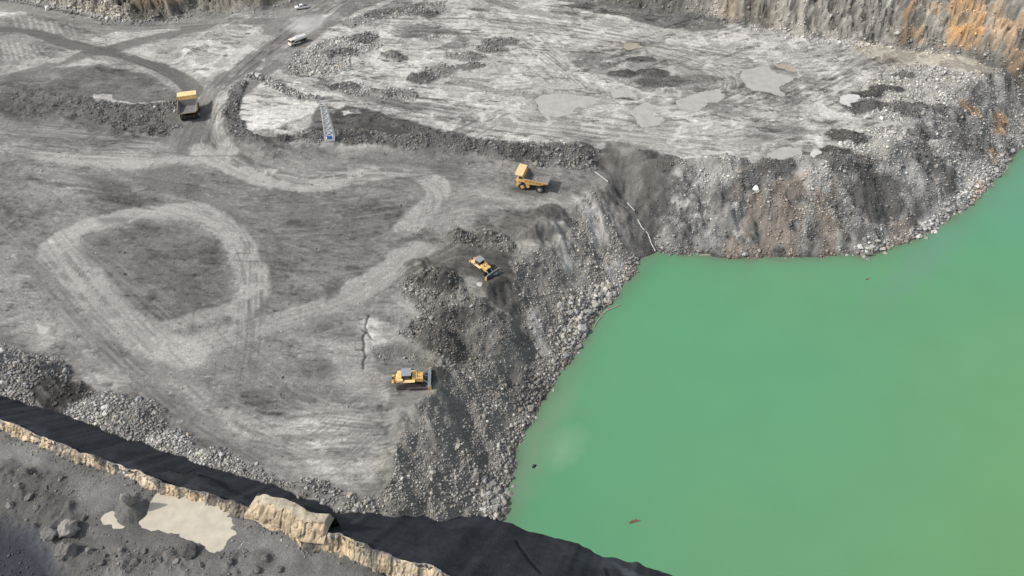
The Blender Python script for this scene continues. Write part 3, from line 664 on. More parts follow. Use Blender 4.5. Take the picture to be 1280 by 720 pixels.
# muddy shelf: lumps, puddle, corner dip with its shade painted in
P([(-20, 585), (60, 600), (110, 640), (130, 700), (130, 730), (-20, 730)], .085, .75, 3, z=7)
P([(-30, 652), (14, 658), (40, 670), (62, 690), (70, 712), (96, 735), (-30, 735)], .045, .95, 5, z=7)  # near-black colour paints the shade lying in the corner dip
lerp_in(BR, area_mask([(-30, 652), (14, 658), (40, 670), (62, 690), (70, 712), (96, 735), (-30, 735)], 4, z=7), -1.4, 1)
P([(135, 665), (200, 660), (215, 690), (300, 690), (340, 700), (340, 730), (120, 730)], .13, .5, 2, z=6)
for px, py, rx, ry, h in ((60, 640, 4, 3, 1.0), (30, 612, 4, 3, .9), (70, 610, 3, 2.5, .7), (95, 660, 3, 2.5, .7), (240, 690, 2.2, 1.6, .8), (195, 708, 3, 2, .6), (120, 705, 3, 2, .6), (205, 694, 1.6, 1.2, .5), (15, 590, 2.5, 2, .6), (330, 700, 3, 2, .6)):
    heap(px, py, rx, ry, h, .10, z=7, k=.5, bump=.0)
lump = area_mask([(-20, 590), (60, 596), (100, 625), (130, 655), (200, 690), (330, 695), (330, 730), (-20, 730)], 2, z=7)
Z[lump[0]] += lump[1] * (1.1 * np.maximum(n_mid[lump[0]] - .1, 0) + .8 * np.maximum(fbm(X[lump[0]], Y[lump[0]], 1.7, 3, 79), 0) + .12 * n_fine[lump[0]]) * sstep(-.1, .5, fbm(X[lump[0]], Y[lump[0]], 6, 2, 78) + .2)
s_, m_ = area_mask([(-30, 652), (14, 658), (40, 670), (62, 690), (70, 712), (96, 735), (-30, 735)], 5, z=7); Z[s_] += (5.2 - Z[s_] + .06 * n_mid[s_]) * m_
MUDW = (.46, .42, .335)
puddle([(193, 640), (203, 618), (225, 612), (255, 622), (285, 638), (303, 655), (300, 672), (284, 690), (262, 686), (240, 676), (215, 668), (196, 662), (180, 660)], MUDW, .25, z=7.2, off=.0, rim=.35)
puddle([(132, 652), (142, 646), (156, 650), (158, 662), (146, 668), (136, 664)], MUDW, .2, z=7.4, off=.0, rim=.2)
heap(168, 644, 3.6, 3.2, 2.6, .13, z=7.6, k=.6, bump=.0); A[shelf] = np.minimum(A[shelf], .3)

# ------------------------------------------------------------------ vehicle pads
def terrain_z(x, y):
    x = np.asarray(x, float); y = np.asarray(y, float)
    j = np.clip(np.searchsorted(xs, x) - 1, 0, NX - 2); i = np.clip(np.searchsorted(ys, y) - 1, 0, NY - 2)
    fx = (x - xs[j]) / (xs[j + 1] - xs[j]); fy = (y - ys[i]) / (ys[i + 1] - ys[i])
    return (Z[i, j] * (1 - fx) * (1 - fy) + Z[i, j + 1] * fx * (1 - fy) + Z[i + 1, j] * (1 - fx) * fy + Z[i + 1, j + 1] * fx * fy)
def on_ground(px, py, it=8):
    z = 0.0
    for _ in range(it):
        x, y = unproj(px, py, z); z = float(terrain_z(x, y))
    return float(x), float(y), z
def pad(px, py, r):
    x, y, z = on_ground(px, py)
    s = sl_of([(x, y)], r * 1.6)
    d = np.hypot(X[s] - x, Y[s] - y); m = (1 - sstep(r * .8, r * 1.5, d)).astype(F)
    lev = float(np.median(Z[s][d < r]))
    Z[s] += (lev - Z[s]) * m; R[s] *= 1 - m; 
    return x, y, lev
PADS = {k: pad(*a) for k, a in {'truck_side': (666, 233, 7), 'truck_rear': (239, 143, 7), 'dozer_up': (601, 337, 5.5), 'dozer_low': (512, 478, 5.5), 'water': (373, 54, 6), 'ute': (377, 11, 3.5), 'mast': (413, 174, 2.5)}.items()}

heap(546, 474, 3.6, 3.4, 1.5, .075, k=.9, z=0, bump=.2); heap(620, 352, 3.2, 3.0, 1.0, .07, k=.9, bump=.2)
# ------------------------------------------------------------------ ground mesh
def grey_to_rgb(A, BR, OR, och=(1.75, 1.0, .40)):
    c = np.stack([A * (1.0 + .06 * BR), A * (.985 - .01 * BR), A * (.955 - .16 * BR)], -1)
    o = np.stack([A * och[0], A * och[1], A * och[2]], -1)
    return c + (o - c) * np.clip(OR, 0, 1)[..., None]
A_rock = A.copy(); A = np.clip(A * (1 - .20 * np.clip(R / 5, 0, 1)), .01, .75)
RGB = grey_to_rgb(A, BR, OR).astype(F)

def grid_mesh(name, X, Y, Z, rgb):
    ny, nx = X.shape
    me = bpy.data.meshes.new(name)
    co = np.stack([X, Y, Z], -1).reshape(-1, 3).astype(F)
    me.vertices.add(len(co)); me.vertices.foreach_set('co', co.ravel())
    idx = np.arange(ny * nx, dtype=np.int32).reshape(ny, nx)
    q = np.stack([idx[:-1, :-1], idx[:-1, 1:], idx[1:, 1:], idx[1:, :-1]], -1).reshape(-1)
    nf = len(q) // 4
    me.loops.add(len(q)); me.loops.foreach_set('vertex_index', q)
    me.polygons.add(nf); me.polygons.foreach_set('loop_start', np.arange(0, nf * 4, 4, dtype=np.int32))
    me.update(calc_edges=True)
    me.polygons.foreach_set('use_smooth', np.ones(nf, bool))
    at = me.color_attributes.new('Col', 'FLOAT_COLOR', 'POINT')
    at.data.foreach_set('color', np.concatenate([rgb.reshape(-1, 3), np.ones((len(co), 1), F)], 1).astype(F).ravel())
    return me

# ------------------------------------------------------------------ materials
def new_mat(name):
    m = bpy.data.materials.new(name); m.use_nodes = True
    nt = m.node_tree; b = nt.nodes['Principled BSDF']
    return m, nt, b
def N(nt, t, **kw):
    n = nt.nodes.new(t)
    for k, v_ in kw.items(): setattr(n, k, v_)
    return n
def noise(nt, scale, detail=4, rough=.6, vec=None):
    n = N(nt, 'ShaderNodeTexNoise'); n.inputs['Scale'].default_value = scale; n.inputs['Detail'].default_value = detail; n.inputs['Roughness'].default_value = rough
    if vec: nt.links.new(vec, n.inputs['Vector'])
    return n
def maprange(nt, src, a, b, c, d):
    n = N(nt, 'ShaderNodeMapRange'); nt.links.new(src, n.inputs[0])
    for i, v_ in enumerate((a, b, c, d)): n.inputs[i + 1].default_value = v_
    return n.outputs[0]
def mul_col(nt, col, fac):
    n = N(nt, 'ShaderNodeVectorMath', operation='SCALE'); nt.links.new(col, n.inputs[0]); nt.links.new(fac, n.inputs['Scale']); return n.outputs[0]

def attr_mat(name, fine=3.5, amt=.35, bump=.5, dist=.15, rough=.95):
    m, nt, b = new_mat(name)
    at = N(nt, 'ShaderNodeAttribute'); at.attribute_name = 'Col'
    tc = N(nt, 'ShaderNodeTexCoord')
    n1 = noise(nt, fine, 6, .7, tc.outputs['Object'])
    f = maprange(nt, n1.outputs['Fac'], .25, .75, 1 - amt, 1 + amt)
    nt.links.new(mul_col(nt, at.outputs['Color'], f), b.inputs['Base Color'])
    b.inputs['Roughness'].default_value = rough; b.inputs['Specular IOR Level'].default_value = .15
    bp = N(nt, 'ShaderNodeBump'); bp.inputs['Strength'].default_value = bump; bp.inputs['Distance'].default_value = dist
    nt.links.new(n1.outputs['Fac'], bp.inputs['Height']); nt.links.new(bp.outputs['Normal'], b.inputs['Normal'])
    return m
M_ground = attr_mat('ground_dirt', 2.6, .38, .7, .30)
M_rock = attr_mat('broken_rock', 2.0, .30, .4, .10)

def flat_mat(name, col, rough=.5, metal=0.0, dirt=.25, dscale=1.5, dcol=(.22, .2, .18), spec=.4):
    m, nt, b = new_mat(name)
    tc = N(nt, 'ShaderNodeTexCoord'); n1 = noise(nt, dscale, 6, .65, tc.outputs['Object'])
    f = maprange(nt, n1.outputs['Fac'], .42, .72, 0, dirt * 2)
    mx = N(nt, 'ShaderNodeMix', data_type='RGBA'); nt.links.new(f, mx.inputs[0])
    mx.inputs[6].default_value = (*col, 1); mx.inputs[7].default_value = (*dcol, 1)
    nt.links.new(mx.outputs[2], b.inputs['Base Color'])
    b.inputs['Roughness'].default_value = rough; b.inputs['Metallic'].default_value = metal; b.inputs['Specular IOR Level'].default_value = spec
    return m
M_yel = flat_mat('yellow_paint', (.76, .46, .13), .5, dirt=.4)
M_yeld = flat_mat('worn_yellow_paint', (.68, .42, .14), .65, dirt=.45)
M_yelp = flat_mat('pale_yellow_paint', (.80, .58, .28), .55, dirt=.3)
M_rub = flat_mat('tyre_rubber', (.02, .02, .021), .85, dirt=.35, dcol=(.09, .085, .08))
M_blk = flat_mat('black_steel', (.022, .022, .024), .6, dirt=.2, dcol=(.07, .065, .06))
M_gls = flat_mat('dark_glass', (.012, .015, .018), .12, dirt=.1, spec=.6)
M_liner = flat_mat('worn_tray_steel', (.20, .19, .18), .7, .1, dirt=.4, dcol=(.12, .115, .11))
M_blade = flat_mat('polished_blade_steel', (.36, .44, .48), .38, .75, dirt=.25)
M_trk = flat_mat('track_steel', (.11, .10, .095), .55, .5, dirt=.45, dcol=(.17, .155, .14))
M_roof = flat_mat('pale_grey_paint', (.24, .27, .30), .4, dirt=.3)
M_wht = flat_mat('white_paint', (.78, .78, .76), .45, dirt=.18)
M_crm = flat_mat('cream_paint', (.74, .68, .52), .5, dirt=.3)
M_grn = flat_mat('lime_paint', (.45, .60, .10), .5, dirt=.2)
M_red = flat_mat('red_lens', (.45, .04, .03), .35, dirt=.1)
M_lamp = flat_mat('lamp_glass', (.8, .8, .78), .2, dirt=.1)
M_blu = flat_mat('blue_paint', (.03, .10, .42), .45, dirt=.15)
M_rim = flat_mat('grey_rim', (.35, .34, .32), .6, dirt=.3)
M_wood = flat_mat('weathered_wood', (.36, .31, .25), .85, dirt=.4)
M_logm = flat_mat('wet_brown_wood', (.16, .07, .035), .6, dirt=.3)
M_pipe = flat_mat('pale_pipe', (.55, .54, .52), .6, dirt=.3)

# water of the lake: milky, mineral green, turbidity varies slowly, far reflection tint painted in
M_lake, nt, b = new_mat('green_lake_water')
geo = N(nt, 'ShaderNodeNewGeometry')
n1 = noise(nt, .013, 3, .5, geo.outputs['Position']); n2 = noise(nt, .045, 4, .55, geo.outputs['Position'])
sx = N(nt, 'ShaderNodeSeparateXYZ'); nt.links.new(geo.outputs['Position'], sx.inputs[0])
gy = maprange(nt, sx.outputs['Y'], 70, 190, 1, 0)
gx = maprange(nt, sx.outputs['X'], 0, 110, 0, 1)
ma = N(nt, 'ShaderNodeMath', operation='MULTIPLY'); nt.links.new(gx, ma.inputs[0]); nt.links.new(gy, ma.inputs[1])
mm = N(nt, 'ShaderNodeMath', operation='ADD'); nt.links.new(ma.outputs[0], mm.inputs[0]); nt.links.new(maprange(nt, n1.outputs['Fac'], .3, .7, -.15, .30), mm.inputs[1])
mm.use_clamp = True
c1 = N(nt, 'ShaderNodeMix', data_type='RGBA'); nt.links.new(mm.outputs[0], c1.inputs[0])
c1.inputs[6].default_value = (.088, .257, .140, 1); c1.inputs[7].default_value = (.120, .255, .119, 1)
far = maprange(nt, sx.outputs['Y'], 170, 260, 0, 1)
c2 = N(nt, 'ShaderNodeMix', data_type='RGBA'); nt.links.new(far, c2.inputs[0]); nt.links.new(c1.outputs[2], c2.inputs[6]); c2.inputs[7].default_value = (.112, .252, .190, 1)  # teal far tint paints the grazing reflection into the water colour
wn = noise(nt, .12, 4, .6, geo.outputs['Position'])
wv = N(nt, 'ShaderNodeVectorMath', operation='MULTIPLY_ADD'); nt.links.new(wn.outputs['Color'], wv.inputs[0]); wv.inputs[1].default_value = (9, 9, 0); nt.links.new(geo.outputs['Position'], wv.inputs[2])
def plume(col, px, py, ang, scl, colr, k):
    x, y = unproj(px, py, WATER)
    mp = N(nt, 'ShaderNodeMapping'); mp.vector_type = 'TEXTURE'; mp.inputs['Location'].default_value = (float(x) + 4.5, float(y) + 4.5, WATER); mp.inputs['Rotation'].default_value = (0, 0, math.radians(ang)); mp.inputs['Scale'].default_value = (*scl, 10)
    nt.links.new(wv.outputs[0], mp.inputs[0]); ln = N(nt, 'ShaderNodeVectorMath', operation='LENGTH'); nt.links.new(mp.outputs[0], ln.inputs[0])
    f = maprange(nt, ln.outputs['Value'], .15, 1.0, k, 0)
    c = N(nt, 'ShaderNodeMix', data_type='RGBA'); nt.links.new(f, c.inputs[0]); nt.links.new(col, c.inputs[6]); c.inputs[7].default_value = (*colr, 1); return c.outputs[2]
cc = plume(c2.outputs[2], 706, 562, 62, (9, 4.5), (.21, .33, .21), .55)
cc = plume(cc, 668, 560, 66, (34, 6), (.17, .235, .165), .6)
cc = plume(cc, 800, 345, 52, (26, 5), (.07, .22, .125), .5)
cc = plume(cc, 1150, 330, 40, (40, 7), (.13, .22, .18), .4)
sh = N(nt, 'ShaderNodeAttribute'); sh.attribute_name = 'Shallow'
shc = N(nt, 'ShaderNodeMix', data_type='RGBA'); nt.links.new(sh.outputs['Fac'], shc.inputs[0]); nt.links.new(cc, shc.inputs[6]); shc.inputs[7].default_value = (.115, .165, .105, 1)
nt.links.new(mul_col(nt, shc.outputs[2], maprange(nt, n2.outputs['Fac'], .3, .7, .97, 1.03)), b.inputs['Base Color'])
b.inputs['Roughness'].default_value = .20; b.inputs['IOR'].default_value = 1.33; b.inputs['Specular IOR Level'].default_value = .28
n3 = noise(nt, 1.6, 5, .6, geo.outputs['Position']); bp = N(nt, 'ShaderNodeBump'); bp.inputs['Strength'].default_value = .10; bp.inputs['Distance'].default_value = .05
nt.links.new(n3.outputs['Fac'], bp.inputs['Height']); nt.links.new(bp.outputs['Normal'], b.inputs['Normal'])

def water_mat(name, col):
    m, nt, b = new_mat(name)
    geo = N(nt, 'ShaderNodeNewGeometry'); n1 = noise(nt, .5, 4, .55, geo.outputs['Position'])
    rgb = N(nt, 'ShaderNodeRGB'); rgb.outputs[0].default_value = (*col, 1)
    nt.links.new(mul_col(nt, rgb.outputs[0], maprange(nt, n1.outputs['Fac'], .3, .7, .86, 1.08)), b.inputs['Base Color'])
    b.inputs['Roughness'].default_value = .3; b.inputs['IOR'].default_value = 1.33; b.inputs['Specular IOR Level'].default_value = .2
    return m

# ------------------------------------------------------------------ object helpers
def link(o, parent=None):
    COL.objects.link(o)
    if parent: o.parent = parent
    return o
def mesh_obj(name, me, mat, parent=None):
    o = bpy.data.objects.new(name, me)
    if mat and not me.materials: me.materials.append(mat)
    return link(o, parent)
def tag(o, label, cat, group=None):
    o['label'] = label; o['category'] = cat
    if group: o['group'] = group
    return o
def thing(name, label, cat, loc=(0, 0, 0), rz=0, group=None, sc=1, tilt=(0, 0)):
    o = link(bpy.data.objects.new(name, None)); o.location = loc; o.rotation_euler = (tilt[0], tilt[1], rz); o.scale = (sc,) * 3
    return tag(o, label, cat, group)
def copy_tree(o, parent=None):
    c = o.copy(); COL.objects.link(c)
    if parent: c.parent = parent
    for ch in list(o.children): copy_tree(ch, c)
    return c

class MB:
    def __init__(s): s.bm = bmesh.new()
    def box(s, c, d, rot=(0, 0, 0), taper=None):
        r = bmesh.ops.create_cube(s.bm, size=1)['verts']
        M = Matrix.Translation(c) @ Euler(rot).to_matrix().to_4x4()
        for v_ in r:
            k = 1.0
            if taper is not None and v_.co.z > 0: k = taper
            v_.co = M @ Vector((v_.co.x * d[0] * k, v_.co.y * d[1] * k, v_.co.z * d[2]))
        return s
    def cyl(s, a, b_, r, r2=None, n=16):
        a = Vector(a); b_ = Vector(b_); ax = b_ - a
        M = Matrix.Translation((a + b_) / 2) @ ax.to_track_quat('Z', 'Y').to_matrix().to_4x4()
        bmesh.ops.create_cone(s.bm, cap_ends=True, segments=n, radius1=r, radius2=r if r2 is None else r2, depth=ax.length, matrix=M)
        return s
    def prism(s, prof, y0, y1, plane='xz'):
        """profile in x,z extruded along y"""
        def mk(p, y): return (p[0], y, p[1]) if plane == 'xz' else ((p[0], p[1], y) if plane == 'xy' else (y, p[0], p[1]))
        a = [s.bm.verts.new(mk(p, y0)) for p in prof]; b_ = [s.bm.verts.new(mk(p, y1)) for p in prof]
        n = len(prof)
        s.bm.faces.new(a); s.bm.faces.new(b_[::-1])
        for i in range(n): s.bm.faces.new((a[(i + 1) % n], a[i], b_[i], b_[(i + 1) % n]))
        return s
    def quadplate(s, pts, th):
        p = [Vector(q) for q in pts]
        n = (p[1] - p[0]).cross(p[2] - p[0]).normalized() * th
        a = [s.bm.verts.new(q) for q in p]; b_ = [s.bm.verts.new(q + n) for q in p]
        s.bm.faces.new(a[::-1]); s.bm.faces.new(b_)
        k = len(p)
        for i in range(k): s.bm.faces.new((a[i], a[(i + 1) % k], b_[(i + 1) % k], b_[i]))
        return s
    def tube(s, pts, r, n=6):
        for a, b_ in zip(pts[:-1], pts[1:]): s.cyl(a, b_, r, n=n)
        return s
    def build(s, name, mat, parent=None, bevel=0.0):
        bmesh.ops.recalc_face_normals(s.bm, faces=s.bm.faces)
        me = bpy.data.meshes.new(name); s.bm.to_mesh(me); s.bm.free()
        o = mesh_obj(name, me, mat, parent)
        if bevel:
            md = o.modifiers.new('bevel', 'BEVEL'); md.width = bevel; md.segments = 2; md.limit_method = 'ANGLE'
        return o

# ------------------------------------------------------------------ setting objects
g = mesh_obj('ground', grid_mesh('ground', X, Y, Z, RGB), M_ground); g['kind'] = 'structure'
lx = np.arange(-58, 330, 1.0); ly = np.arange(16, 330, 1.0); LX, LY = np.meshgrid(lx, ly)
LX = LX + 0.0; cut = np.clip((LX - 30) / -50, 0, 1)
lj = np.clip(np.searchsorted(xs, LX), 0, NX - 1); li = np.clip(np.searchsorted(ys, LY), 0, NY - 1)
dl = d_lake[li, lj] + .8 * fbm(LX, LY, 4, 3, 131)
shal = .75 * np.exp(np.minimum(dl + .2, 0) / 1.5) + .35 * np.exp(np.minimum(dl, 0) / 5.0)
lake_me = grid_mesh('lake_water', LX.astype(F), LY.astype(F), np.full(LX.shape, WATER, F), np.zeros(LX.shape + (3,), F))
sa = lake_me.attributes.new('Shallow', 'FLOAT', 'POINT'); sa.data.foreach_set('value', np.clip(shal, 0, .9).astype(F).ravel())
o = mesh_obj('lake_water', lake_me, M_lake); o['kind'] = 'structure'
wm = {}
for p, lev, col in PUDDLES:
    if col not in wm: wm[col] = water_mat('puddle_water', col)
    c = np.mean(p, axis=0); q = [tuple(c + (np.array(a) - c) * 1.0 + (np.array(a) - c) / (np.linalg.norm(np.array(a) - c) + 1e-6) * .8) for a in p]
    ex = .9 if lev > 5 else .3
    q = [tuple(np.array(a) + (np.array(a) - c) / (np.linalg.norm(np.array(a) - c) + 1e-6) * ex) for a in q]
    if lev > 5:
        q2 = []
        for a in q:
            dd = (a[0] - cA[0]) * cnor[0] + (a[1] - cA[1]) * cnor[1]
            k_ = max(0, dd + .6); q2.append((a[0] - cnor[0] * k_, a[1] - cnor[1] * k_))
        q = q2
    mb = MB(); mb.bm.faces.new([mb.bm.verts.new((a[0], a[1], lev)) for a in q])
    bmesh.ops.triangulate(mb.bm, faces=mb.bm.faces)
    o = mb.build('puddle', wm[col]); o['kind'] = 'structure'

# rock ledge: the jointed tan face below the crest
ss = np.arange(-12, 150, .11); qn = 40
SS, QQ = np.meshgrid(ss, np.linspace(0, 1, qn))
wb = .9 * fbm(SS, SS * 0, 9, 3, 70) + .35 * fbm(SS, SS * 0, 2.5, 2, 71)
hgt = CR - FLOORZ(SS) + .55
def blocks(width, sd, qrows, SS=SS, QQ=QQ):
    """random jointed blocks: offset per block and closeness to a joint"""
    r = np.random.default_rng(sd)
    row = np.floor(QQ * qrows + .35 * fbm(SS, QQ * 3, 2.0, 2, sd)).astype(int) % 16
    sw = SS + row * 3.7 + .25 * fbm(SS, QQ * 4, 1.0, 3, sd + 1)
    edges = np.cumsum(r.uniform(.5, 1.6, 600) * width) - 30
    k = np.clip(np.searchsorted(edges, sw), 1, 599)
    dist = np.minimum(sw - edges[k - 1], edges[k] - sw)
    return r.uniform(-1, 1, (600, 16))[k, row], dist
bo, bd = blocks(.75, 301, 2.2); co_, cd = blocks(1.9, 302, 1.0)
crack = sstep(.10, .0, bd) * .7 + sstep(.16, 0, cd)
fac = sstep(.04, .16, QQ)
offN = wb + .40 - QQ ** .85 * (.8 + .28 * hgt) + fac * (.20 * bo + .30 * co_ - .22 * crack + .10 * fbm(SS, QQ * 3, .5, 3, 80))
offN -= fac * .5 * sstep(.55, 1, QQ) * (.6 + fbm(SS, QQ * 0, 3.0, 3, 89))
zz = CR + .18 + .16 * fbm(SS, QQ, 1.0, 3, 83) + .10 * co_ * sstep(.3, 0, QQ) - np.clip(QQ - .08, 0, 1) / .92 * hgt * np.clip(.95 + .25 * fbm(SS, SS * 0, 4, 2, 82), .75, 1.25)
LX = cA[0] + cdir[0] * SS + cnor[0] * offN; LY = cA[1] + cdir[1] * SS + cnor[1] * offN
la = .36 * (1 + .22 * bo + .15 * co_ + .25 * fbm(SS, QQ * 2, .6, 3, 84) + .22 * fbm(SS, QQ * 2, 5, 3, 85))
la *= 1 - .55 * np.clip(crack, 0, 1) * fac
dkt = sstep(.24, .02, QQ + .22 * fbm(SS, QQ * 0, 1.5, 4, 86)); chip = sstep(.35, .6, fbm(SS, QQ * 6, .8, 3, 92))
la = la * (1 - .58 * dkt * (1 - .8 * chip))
stn = sstep(.25, .6, fbm(SS, QQ * 1.5, 2.6, 4, 87)); la = np.clip(la * (1 - .55 * stn), .04, .6)
orr = np.clip(.42 * (1 - .8 * dkt) * (1 - .5 * stn) + .14 * fbm(SS, QQ, 3, 3, 88), .02, .7)
mudf = sstep(.93, 1.06, QQ + .2 * fbm(SS, QQ, 1.5, 3, 97)); la += (.14 - la) * mudf; orr *= 1 - mudf
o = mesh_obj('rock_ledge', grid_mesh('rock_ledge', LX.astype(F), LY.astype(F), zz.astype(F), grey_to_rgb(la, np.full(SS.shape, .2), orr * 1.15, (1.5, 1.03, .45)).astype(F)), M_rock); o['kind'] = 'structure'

# ------------------------------------------------------------------ rocks
def ico(sub):
    bm = bmesh.new(); bmesh.ops.create_icosphere(bm, subdivisions=sub, radius=1)
    v_ = np.array([q.co[:] for q in bm.verts]); f_ = np.array([[q.index for q in fc.verts] for fc in bm.faces]); bm.free(); return v_, f_
V0, F0 = ico(1)
VAR = []
for i in range(14):
    d = V0 * (1 + rng.uniform(-.32, .30, (len(V0), 1)))
    for _ in range(5):      # chop with random planes for flat facets
        n_ = rng.normal(size=3); n_ /= np.linalg.norm(n_); h = rng.uniform(.42, .8)
        e = d @ n_ - h; d = d - np.clip(e, 0, None)[:, None] * n_
    VAR.append(d)
VAR = np.array(VAR)

ar = np.gradient(ys)[:, None] * np.gradient(xs)[None, :]
lam = np.clip(R, 0, 13) * ar
lam[(Y > 398) | (np.abs(X) > 236) | (Y < 46)] = 0
lam *= np.where((d_lake < -1.6), 0, np.where(d_lake < -.6, .35, 1))
lam *= sstep(-.9, .3, fbm(X, Y, 5, 3, 90) + .15) + .15
cnt = rng.poisson(np.clip(lam, 0, 20))
ii, jj = np.nonzero(cnt); rep = cnt[ii, jj]; ii = np.repeat(ii, rep); jj = np.repeat(jj, rep)
# drop what lies outside the view cone (with margin)
rx = xs[jj] + rng.uniform(-.5, .5, len(jj)) * .27; ry = ys[ii] + rng.uniform(-.5, .5, len(ii)) * .35
rz_ = terrain_z(rx, ry)
dep = ry * CP + (CAMH - rz_) * SP
keep = (np.abs(rx) / dep < .74) & (np.abs((ry * SP - (CAMH - rz_) * CP) / dep) < .44)
ii, jj, rx, ry, rz_, dep = (a[keep] for a in (ii, jj, rx, ry, rz_, dep))
rs = S[ii, jj] * np.exp(rng.normal(0, .42, len(rx))) * .62
big = rng.random(len(rx)) < .012
rs = np.where(big, rs * 2.1, rs); rs = np.clip(rs, .1, 1.7)
ra = A_rock[ii, jj]; ra = np.clip((ra * 1.02 + .04) * np.exp(rng.normal(0, .27, len(rx))) * np.where(rs > .5, 1.12, 1), .03, .6)
rbr = BR[ii, jj] + rng.normal(0, .25, len(rx)); ror = np.clip(OR[ii, jj] + (rng.random(len(rx)) < .015) * .25, 0, 1)
rcol = grey_to_rgb(ra, rbr, ror)
app = rs / dep
order = np.argsort(-app); NB = 250
top = order[:NB]; rest = order[NB:]
if len(rest) > 360000: rest = rest[:360000]
print('rocks', len(rx), 'kept', len(rest))
def rand_rot(n):
    q = rng.normal(size=(n, 4)); q /= np.linalg.norm(q, axis=1)[:, None]; w, x, y, z = q.T
    return np.stack([1 - 2 * (y * y + z * z), 2 * (x * y - z * w), 2 * (x * z + y * w), 2 * (x * y + z * w), 1 - 2 * (x * x + z * z), 2 * (y * z - x * w), 2 * (x * z - y * w), 2 * (y * z + x * w), 1 - 2 * (x * x + y * y)], 1).reshape(n, 3, 3)
def rock_mesh(name, idx):
    n = len(idx)
    sc = rs[idx][:, None] * rng.uniform(.65, 1.25, (n, 3)); 
    v_ = VAR[rng.integers(0, len(VAR), n)] * sc[:, None, :]
    v_ = np.einsum('nij,nkj->nki', rand_rot(n), v_); v_[:, :, 2] *= .8
    v_ += np.stack([rx[idx], ry[idx], rz_[idx] + rs[idx] * .28], 1)[:, None, :]
    nv = len(V0); f_ = (F0[None] + (np.arange(n) * nv)[:, None, None]).reshape(-1).astype(np.int32)
    me = bpy.data.meshes.new(name)
    me.vertices.add(n * nv); me.vertices.foreach_set('co', v_.astype(F).ravel())
    me.loops.add(len(f_)); me.loops.foreach_set('vertex_index', f_)
    me.polygons.add(len(f_) // 3); me.polygons.foreach_set('loop_start', np.arange(0, len(f_), 3, dtype=np.int32))
    me.update(calc_edges=True)
    at = me.color_attributes.new('Col', 'FLOAT_COLOR', 'POINT')
    c = np.repeat(np.concatenate([rcol[idx], np.ones((n, 1))], 1), nv, axis=0)
    at.data.foreach_set('color', c.astype(F).ravel())
    return me
o = mesh_obj('rubble', rock_mesh('rubble', rest), M_rock); o['kind'] = 'stuff'

# single boulders
V2, F2 = ico(3)
def boulder_mesh(name, seed, flat=.8, chops=11, rough=.10, lo=.45, hi=.85):
    r = np.random.default_rng(seed); d = V2.copy()
    for _ in range(chops):
        n_ = r.normal(size=3); n_ /= np.linalg.norm(n_); h = r.uniform(lo, hi)
        e = d @ n_ - h; d = d - np.clip(e, 0, None)[:, None] * n_
    k = 1 + rough * fbm(d[:, 0] * 3 + seed, d[:, 1] * 3 + d[:, 2] * 2.3, 1.0, 4, seed % 7)
    d = d * k[:, None]; d[:, 2] *= flat
    me = bpy.data.meshes.new(name); me.from_pydata(d.tolist(), [], F2.tolist()); me.update()
    return me
def obj_col_mat(name, amt=.35):
    m, nt, b = new_mat(name)
    oi = N(nt, 'ShaderNodeObjectInfo'); tc = N(nt, 'ShaderNodeTexCoord'); n1 = noise(nt, 2.2, 6, .65, tc.outputs['Object'])
    nt.links.new(mul_col(nt, oi.outputs['Color'], maprange(nt, n1.outputs['Fac'], .3, .7, 1 - amt, 1 + amt)), b.inputs['Base Color'])
    b.inputs['Roughness'].default_value = .92; b.inputs['Specular IOR Level'].default_value = .15
    bp = N(nt, 'ShaderNodeBump'); bp.inputs['Strength'].default_value = .5; bp.inputs['Distance'].default_value = .1
    nt.links.new(n1.outputs['Fac'], bp.inputs['Height']); nt.links.new(bp.outputs['Normal'], b.inputs['Normal'])
    return m
M_bould = obj_col_mat('boulder_stone')
BM = [boulder_mesh('boulder', 100 + i) for i in range(8)]
for me in BM: me.materials.append(M_bould)
def to_px(x, y, z):
    dz = y * CP + (CAMH - z) * SP; uu = x / dz; vv = ((CAMH - z) * CP - y * SP) / dz
    return 640 + FPX * uu, 360 + FPX * vv
ZONES = [
    (lambda p, q: q > 425 and p < 480 and q > 425, 'pale grey broken rock in the windrow above the black coal slope', 'rocks in the windrow along the coal slope'),
    (lambda p, q: q < 40 and p < 420, 'pale rock at the foot of the far left cliff', 'rocks below the far left cliff'),
    (lambda p, q: p < 240 and q < 200, 'grey rock in the dark spoil left of the haul road', 'rocks in the spoil beside the haul road'),
    (lambda p, q: p < 440 and q < 200, 'grey rock in the bank round the white clay patch', 'rocks around the white clay patch'),
    (lambda p, q: p > 830 and q < 75, 'grey rock at the foot of the ochre stained highwall', 'rocks below the ochre highwall'),
    (lambda p, q: p > 1020 and q < 225, 'pale blasted rock in the rubble above the right shore', 'blasted rocks on the right upper bench'),
    (lambda p, q: p > 822, 'rock on the steep bench face above the green water', 'rocks on the bench face above the water'),
    (lambda p, q: q < 150, 'pale grey rock in the dumped piles of the upper bench', 'rocks in the dumped piles on the upper bench'),
    (lambda p, q: q < 260, 'grey rock in the low berm between the two benches', 'rocks in the berm between the benches'),
    (lambda p, q: p > 470 and q > 330 and p > 640, 'angular grey boulder on the rubble fan near the waterline', 'boulders on the rubble fan near the water'),
    (lambda p, q: q > 500, 'angular grey rock on the lower rubble fan beside the coal slope', 'rocks on the lower rubble fan'),
    (lambda p, q: True, 'grey rock in the rubble heaps around the bulldozers', 'rocks in the heaps around the bulldozers')]
